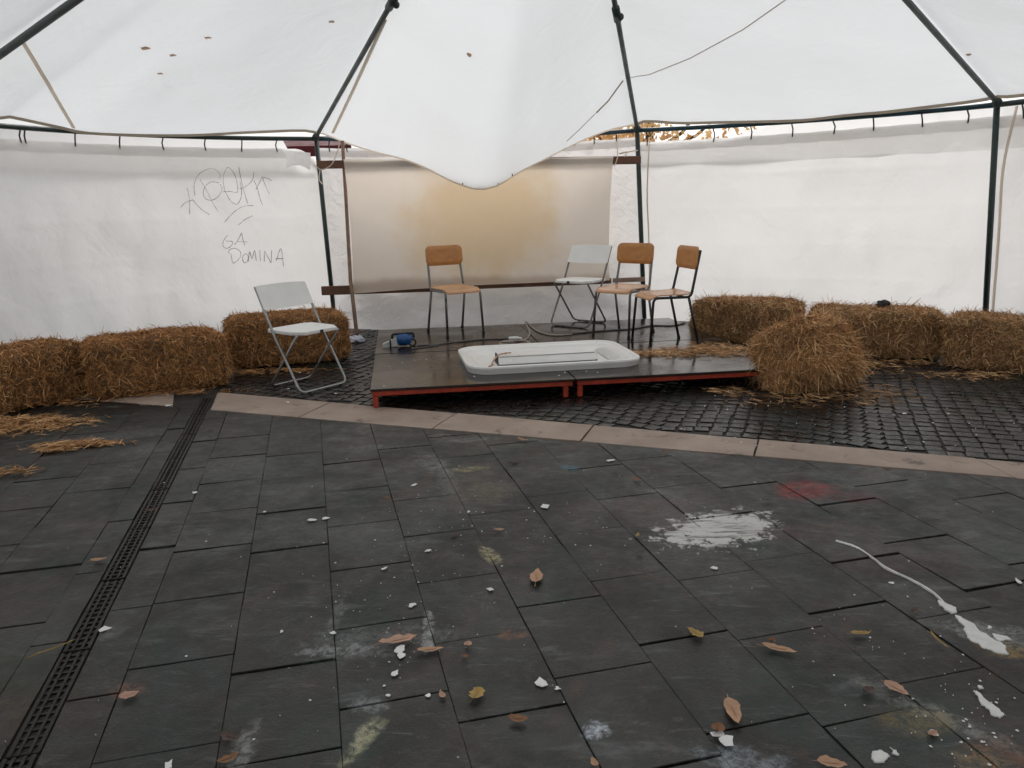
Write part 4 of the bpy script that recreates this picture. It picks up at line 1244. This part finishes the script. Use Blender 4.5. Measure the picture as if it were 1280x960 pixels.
# ------------------------------------------------------------------ leaves and scraps
def leaf_mesh(L, W_, seed, kind=0):
    rr = random.Random(seed); n = 9; vs = []; fs = []
    for i in range(n + 1):
        t = i / n
        if kind == 2: wv_r = rr.uniform(.55, 1.3)
        else: wv_r = 1
        wv = wv_r * math.sin(PI * t ** (.75 if kind == 0 else 1.0)) ** (.8 if kind == 0 else .6) * W_ / 2 * (1 + rr.uniform(-.12, .12))
        x = (t - .5) * L; z = .004 + .012 * (t - .5) ** 2 * 4 * rr.uniform(.3, 1)
        cur = wv * .35
        bend = .10 * L * math.sin(PI * t) * rr.uniform(.6, .8)
        vs += [(x, -wv + bend * .3, z + cur * rr.uniform(.5, 1)), (x, bend * .3, z), (x, wv * rr.uniform(.8, 1) + bend * .3, z + cur * rr.uniform(.5, 1))]
    for i in range(n):
        a = i * 3
        fs += [(a, a + 3, a + 4, a + 1), (a + 1, a + 4, a + 5, a + 2)]
    mb = MB().add(vs, fs, True)
    mb.tube([(-L * .5 - L * .16, .002, .004), (-L * .5, 0, .006), (L * .45, .004, .006)], L * .012, 4)
    return mb
LEAVES = [(671, 723, .115, .05, 80, 'leaf_tan', 'pale tan pointed leaf lying alone in the middle of the paving'),
 (974, 814, .105, .034, -12, 'leaf_tan', 'long narrow reddish brown leaf right of the yellow curled one'),
 (916, 892, .115, .045, -70, 'leaf_tan', 'large upright tan leaf above the white scrap near the bottom edge'),
 (869, 794, .068, .045, -35, 'leaf_yellow', 'curled yellow brown leaf left of the long narrow leaf'),
 (1076, 794, .068, .026, 2, 'leaf_yellow', 'small pale yellow leaf in front of the spilled white paint'),
 (1120, 864, .075, .045, -30, 'leaf_pink', 'pinkish leaf at the end of the dusty joint on the right'),
 (596, 871, .062, .05, 50, 'leaf_yellow', 'ragged yellow brown leaf left of the orange leaf'),
 (648, 902, .055, .036, -5, 'leaf_brown', 'orange brown leaf near the bottom in the middle'),
 (585, 808, .030, .026, 60, 'leaf_pink', 'small orange leaf bit right of the torn peel'),
 (581, 823, .024, .018, 10, 'leaf_brown', 'tiny brown leaf bit below the small orange one'),
 (498, 803, .125, .045, 10, 'leaf_pink', 'broad torn orange peel of bark above the white scraps'),
 (538, 815, .085, .03, 5, 'leaf_tan', 'brown curled leaf casting a shadow, right of the white scraps'),
 (124, 702, .062, .028, 5, 'leaf_tan', 'pale tan leaf lying just left of the drain'),
 (643, 578, .055, .04, 10, 'leaf_dark', 'dark brown crumpled leaf near the pale stone band'),
 (624, 664, .045, .022, 0, 'leaf_tan', 'small tan leaf above the pointed leaf'),
 (654, 551, .08, .022, -10, 'leaf_tan', 'flat tan leaf beside the near edge of the stone band'),
 (796, 601, .07, .026, -25, 'leaf_brown', 'brown leaf behind the big white paint patch'),
 (797, 671, .035, .016, 60, 'leaf_yellow', 'small yellow leaf left of the big white paint patch'),
 (484, 624, .032, .022, 0, 'leaf_brown', 'small square brown bit behind the scattered scraps'),
 (897, 914, .040, .035, 60, 'leaf_brown', 'orange leaf bit half under the white scrap near the bottom edge'),
 (1173, 803, .09, .010, -40, 'leaf_yellow', 'thin yellow straw like leaf left of the spilled white paint'),
 (1040, 958, .07, .04, -10, 'leaf_tan', 'tan leaf cut off by the bottom edge on the right'),
 (162, 872, .055, .035, 15, 'leaf_pink', 'dull orange leaf on the left slabs beside the drain'),
 (285, 952, .055, .03, 20, 'leaf_brown', 'rusty leaf near the bottom edge on the left'),
 (288, 925, .06, .03, -20, 'leaf_dark', 'dark leaf above the rusty one near the bottom left'),
 (530, 575, .03, .016, 20, 'leaf_brown', 'tiny brown leaf on the slabs below the red stage leg'),
 (190, 639, .055, .012, 10, 'leaf_brown', 'thin brown leaf lying over the drain grate'),
 (70, 812, .12, .008, 20, 'leaf_yellow', 'thin yellow stalk lying across the near part of the drain'),
 (568, 670, .05, .025, 20, 'leaf_dark', 'dark wet leaf among the scattered scraps'),
 (800, 693, .035, .02, 0, 'leaf_dark', 'small dark leaf bit near the small yellow leaf'),
 (1142, 766, .045, .025, 20, 'leaf_dark', 'dark crumpled bit beside the long white drip'),
 (1085, 866, .04, .035, 20, 'leaf_dark', 'dark crumpled bit left of the pinkish leaf'),
 (1165, 920, .028, .02, 20, 'leaf_pink', 'small pink flake beside the white blot at lower right'),
 (743, 957, .035, .018, -60, 'leaf_tan', 'small tan leaf bit at the bottom edge below the blue white blot'),
 (965, 803, .022, .022, 60, 'leaf_brown', 'small brown bud above the long narrow leaf'),
 (553, 872, .035, .018, -60, 'leaf_pink', 'narrow reddish flake above the ragged leaf'),
 (960, 627, .04, .02, 0, 'leaf_dark', 'dark leaf bit beside the red paint stain'),
 (1070, 497, .05, .02, 30, 'leaf_tan', 'tan leaf on the cobbles beside the tumbled bale'),
 (1005, 585, .05, .02, 10, 'leaf_dark', 'dark leaf on the near edge of the stone band'),
 (832, 567, .045, .02, 30, 'leaf_brown', 'brown leaf lying on the pale stone band')]
for i, (px, py, L, W_, a, mk, lab) in enumerate(LEAVES):
    p = G(px, py)
    q = G(px + 10 * math.cos(R(a)), py - 10 * math.sin(R(a)))
    o = leaf_mesh(L, W_, i + 5, 2 if i in (6, 10, 13, 3, 23, 24) else 0 if L > .05 else 1).build('leaf', M[mk], loc=(p.x, p.y, .002), rot=(random.uniform(-.06, .06), 0, math.atan2(q.y - p.y, q.x - p.x)), label=lab, cat='leaf')
RL = [(182, 58, .10, 'large brown leaf on the tent roof, leftmost of the four'), (216, 67, .075, 'small brown leaf on the roof, right of the large one'), (200, 90, .07, 'small leaf on the roof, lowest of the four'), (260, 45, .08, 'brown leaf on the roof, topmost of the group of four'), (414, 25, .09, 'curled leaf on the roof left of the second rafter'), (588, 67, .08, 'single leaf on the roof above the middle of the screen'), (1212, 66, .07, 'pale leaf on the roof beyond the right rafter')]
for i, (px, py, L, lab) in enumerate(RL):
    h = hit(ROOF_BVH, px, py, .004)
    if not h: continue
    L *= .72; mbl = leaf_mesh(L, L * .75, 60 + i)
    o = mbl.build('leaf', M['leaf_roof'], loc=h[0], label=lab, cat='leaf')
    o.rotation_euler = h[1].to_track_quat('Z', 'Y').to_euler(); 
def scrap_mesh(r, seed, thick=.0012, n=8):
    rr = random.Random(seed); k = []
    e = rr.uniform(.5, 1)
    for i in range(n):
        a = 2 * PI * i / n; q = r * rr.uniform(.45, 1.2)
        k.append((q * math.cos(a), q * math.sin(a) * e))
    z = [thick + rr.uniform(0, .3) ** 2 * r * .9 for _ in k]
    vs = [(x, y, 0) for x, y in k] + [(x * .95, y * .95, zz) for (x, y), zz in zip(k, z)] + [(0, 0, thick + r * .03)]
    fs = [(i, (i + 1) % n, n + (i + 1) % n, n + i) for i in range(n)] + [(n + i, n + (i + 1) % n, 2 * n) for i in range(n)]
    return MB().add(vs, fs)
SCR = [(501, 812, .030, 'upper white paper scrap below the torn peel'), (503, 820, .020, 'lower white paper scrap touching the upper one below the peel'), (494, 842, .021, 'white scrap in front of the pair below the peel'),
 (676, 853, .026, 'lone white triangular scrap right of centre'), (897, 918, .018, 'left half of the torn white scrap by the orange leaf bit'), (907, 925, .026, 'right half of the torn white scrap by the orange leaf bit'),
 (697, 861, .010, 'white pebble like bit in the slab joint beside the triangular scrap'), (408, 648, .022, 'white scrap on the left slabs near the middle column'), (517, 607, .026, 'flat white scrap behind the yellow paint smear'),
 (763, 576, .025, 'cream scrap near the stone band right of centre'), (681, 633, .030, 'white flaky scrap in the middle behind the pointed leaf'), (244, 616, .018, 'white bit right of the drain'),
 (390, 650, .022, 'torn white scrap left of the middle column'), (480, 711, .016, 'round white bit among the dust'), (612, 737, .018, 'small white scrap left of the pointed leaf'), (536, 688, .012, 'small white bit beside the dust smear'),
 (515, 757, .018, 'cream bit above the torn peel'), (485, 870, .012, 'white bit under the pair of scraps'), (536, 870, .011, 'white seed like bit left of the ragged leaf'), (893, 710, .016, 'small white scrap below the big paint patch'),
 (210, 507, .030, 'white crumbs on the stone band left of the drain'), (352, 790, .010, 'white dot on the left slabs'), (315, 840, .0, ''), (211, 957, .024, 'white torn scrap on the bottom edge at left'), (150, 787, .0, ''),
 (131, 787, .022, 'pinkish crumb beside the drain'), (1168, 917, .016, 'small white crumb on the pink flake'), (1273, 727, .022, 'white scrap at the right edge'), (416, 792, .014, 'cream crumb above the pale smear'),
 (1114, 729, .010, 'tiny white crumb right of the drip'), (1130, 517, .020, 'white scrap on the cobbles at right'), (1117, 519, .012, 'second white crumb on the cobbles at right'), (586, 640, .010, 'tiny scrap right of centre column'),
 (331, 640, .010, 'tiny white bit left of the middle column'), (360, 486, .015, 'white crumb under the folding chair'), (375, 466, .015, 'white crumb behind the folding chair'), (420, 492, .016, 'white crumb right of the folding chair foot'),
 (360, 503, .020, 'white crumb on the stone band under the chair'), (880, 563, .0, ''), (1265, 466, .016, 'white crumb beside the rightmost bale')]
for i, (px, py, r, lab) in enumerate(SCR):
    if r == 0: continue
    p = G(px, py)
    scrap_mesh(r, 100 + i).build('paper_scrap', M['paper'], loc=(p.x, p.y, .0015), rot=(0, 0, random.random() * 6), label=lab, cat='scrap')
# countless tiny flecks
mb = MB()
def fleck(x, y, z, r):
    n = 5; a0 = random.random() * 6
    vs = [(x + r * math.cos(a0 + 2 * PI * k / n) * random.uniform(.5, 1.2), y + r * math.sin(a0 + 2 * PI * k / n) * random.uniform(.5, 1.2), z) for k in range(n)]
    mb.add(vs + [(x, y, z + .003)], [(k, (k + 1) % n, n) for k in range(n)])
for _ in range(210):
    if random.random() < .72:
        cxy = random.choice([(500, 760), (470, 820), (540, 700), (620, 650), (520, 600), (700, 640), (440, 720), (1080, 800)]); px, py = random.gauss(cxy[0], 45), random.gauss(cxy[1], 30)
    else: px, py = random.uniform(0, 1280), random.uniform(530, 960)
    if py < 520 or py > 1000: continue
    p = G(px, py); fleck(p.x, p.y, .001, random.choice([.0015, .002, .002, .003, .005]))
for _ in range(60):
    p = G(random.gauss(1200, 45), random.gauss(905, 40)); fleck(p.x, p.y, .001, random.choice([.0015, .002, .003, .005]))
for _ in range(60):
    px, py = random.uniform(840, 1280), random.uniform(470, 560); p = G(px, py); fleck(p.x, p.y, .002, random.choice([.004, .006, .008]))
for (px, py) in ((487, 459), (518, 451), (533, 450), (503, 454), (480, 483), (593, 471), (699, 470), (706, 466), (747, 466), (733, 465)):
    p = G(px, py, TOP); fleck(p.x, p.y, TOP + .004, .009)
mb.build('paper_flecks', M['paper'], label='tiny white flecks scattered over the whole paving and stage', cat='flecks', kind='stuff')

# crisp paint: drip line and blots, real skins of dried paint on the slabs
def ribbon(pts, ws, h=.003, seed=0):
    rr = random.Random(seed); P = catmull([G(*q) for q in pts], 10); n = len(P); vs = []; fs = []
    for i, p in enumerate(P):
        t = (P[min(i + 1, n - 1)] - P[max(i - 1, 0)]).normalized(); s = Vector((-t.y, t.x, 0))
        k = i / (n - 1) * (len(ws) - 1); j = min(len(ws) - 2, int(k)); w_ = ws[j] + (ws[j + 1] - ws[j]) * (k - j)
        a = w_ * rr.uniform(.7, 1.25); b = w_ * rr.uniform(.7, 1.25)
        vs += [p - s * a + Vector((0, 0, -.004)), p - s * a * .7 + Vector((0, 0, h)), p + s * b * .7 + Vector((0, 0, h)), p + s * b + Vector((0, 0, -.004))]
    for i in range(n - 1):
        for k in range(3): fs.append((i * 4 + k, (i + 1) * 4 + k, (i + 1) * 4 + k + 1, i * 4 + k + 1))
    return MB().add(vs, fs, False)
ribbon([(1045, 676), (1070, 684), (1092, 698), (1108, 710), (1140, 725), (1168, 742), (1190, 765)], [.007, .008, .004, .002, .006, .003, .005, .004, .002], seed=1).build('paint_drip', M['paint_white'], paving, label='long thin drip of dried white paint')
def splat(pts, seed, rough_=.12, h=.0022):
    """irregular paint skin from an outline in pixels: jagged by midpoint noise"""
    rr = random.Random(seed); P = [G(*q) for q in pts]
    for _ in range(3):
        Q = []
        for a, b in zip(P, P[1:] + P[:1]):
            m_ = (a + b) / 2; L = (b - a).length; d = (b - a).normalized() if L else Vector((1, 0, 0))
            m_ += Vector((-d.y, d.x, 0)) * rr.gauss(0, rough_) * L
            Q += [a, m_]
        P = Q
    c = sum(P, Vector()) / len(P); n = len(P)
    vs = [(p.x, p.y, -.004) for p in P] + [(*(c + (p - c) * .96).xy, h) for p in P] + [(c.x, c.y, h + .0005)]
    fs = [(i, (i + 1) % n, n + (i + 1) % n, n + i) for i in range(n)] + [(n + i, n + (i + 1) % n, 2 * n) for i in range(n)]
    return MB().add(vs, fs, False)
SPL = [([(1193, 768), (1205, 774), (1222, 786), (1238, 797), (1258, 808), (1262, 818), (1248, 817), (1228, 810), (1212, 800), (1204, 785)], 1),
 ([(1216, 863), (1224, 866), (1240, 880), (1256, 893), (1250, 898), (1238, 893), (1226, 880)], 2), ([(1240, 792), (1255, 795), (1265, 800), (1250, 802)], 3),
 ([(1090, 940), (1102, 938), (1113, 946), (1106, 953), (1093, 953)], 4), ([(1112, 934), (1120, 938), (1124, 944), (1115, 942)], 5),
 ([(1222, 857), (1228, 858), (1230, 861), (1224, 861)], 6), ([(1236, 782), (1240, 784), (1238, 786), (1234, 785)], 7),
 ([(1172, 750), (1186, 756), (1196, 764), (1192, 767), (1178, 758)], 8)]
for pts, s in SPL: splat(pts, s).build('paint_splash', M['paint_white'], paving)

# ------------------------------------------------------------------ outside the tent, seen through the gap above the walls
def tree(label, x, y, h, cr, n, mat, seed):
    root = thing('autumn_tree', label, 'tree', (x, y, 0))
    r_ = np.random.default_rng(seed); rr = random.Random(seed)
    mb = MB(); mb.tube([(0, 0, 0), (.05, 0, h * .25), (-.03, .05, h * .5), (.05, 0, h * .8)], [.16, .13, .09, .03], 9)
    for k in range(9):
        a = rr.random() * 6.28; z0 = h * rr.uniform(.25, .6); mb.tube([(0, 0, z0), (cr * .4 * math.cos(a), cr * .4 * math.sin(a), z0 + .4), (cr * .8 * math.cos(a), cr * .8 * math.sin(a), z0 + h * .22)], [.05, .035, .012], 6)
    mb.build('trunk', M['bark'], root)
    cl = []
    for k in range(60):
        a = rr.random() * 6.28; q = cr * math.sqrt(rr.random()); cl.append((q * math.cos(a), q * math.sin(a), h * (.24 + .76 * rr.random() * (1 - .3 * q / cr)), rr.uniform(.3, .6)))
    P = np.concatenate([np.array([[c[0], c[1], c[2]]]) + r_.normal(size=(n // 60, 3)) * c[3] * .6 for c in cl])
    Nn = r_.normal(size=P.shape); Nn /= np.linalg.norm(Nn, axis=1)[:, None]
    V, F = blades(P, Nn, len(P), .07, .14, .06, .3, None, .2, r_)
    link('crown', np_mesh('crown', V, F, mat), root)
    return root
tree('orange autumn tree outside, seen through the gap beside the third post', 3.1, 17.5, 5.5, 2.4, 9000, M['autumn'], 3)
tree('yellow autumn tree outside, seen through the gap left of the third post', -.1, 20.0, 5.0, 2.0, 7000, M['autumn'], 4)
aw = thing('market_stall', 'dark red market stall awning outside, seen through the slit by the second post', 'market stall', (-3.6, 14.2, 0))
mb = MB(); mb.add([(-1.5, -.6, 2.35), (1.0, -.6, 2.35), (1.0, .8, 2.62), (-1.5, .8, 2.62), (-1.5, -.6, 2.18), (1.0, -.6, 2.18)], [(0, 1, 2, 3), (4, 5, 1, 0)]); mb.build('awning', M['awning'], aw)
for sx in (-1.45, .95):
    for sy in (-.55, .75):
        mb = MB(); mb.tube([(sx, sy, 0), (sx, sy, 2.4)], .025, 8); mb.build('leg', M['silver_steel'], aw)
mb = MB(); mb.box((-.25, .1, .85), (2.3, 1.1, .05), None, .005); mb.build('table_top', M['beam_pale'], aw)
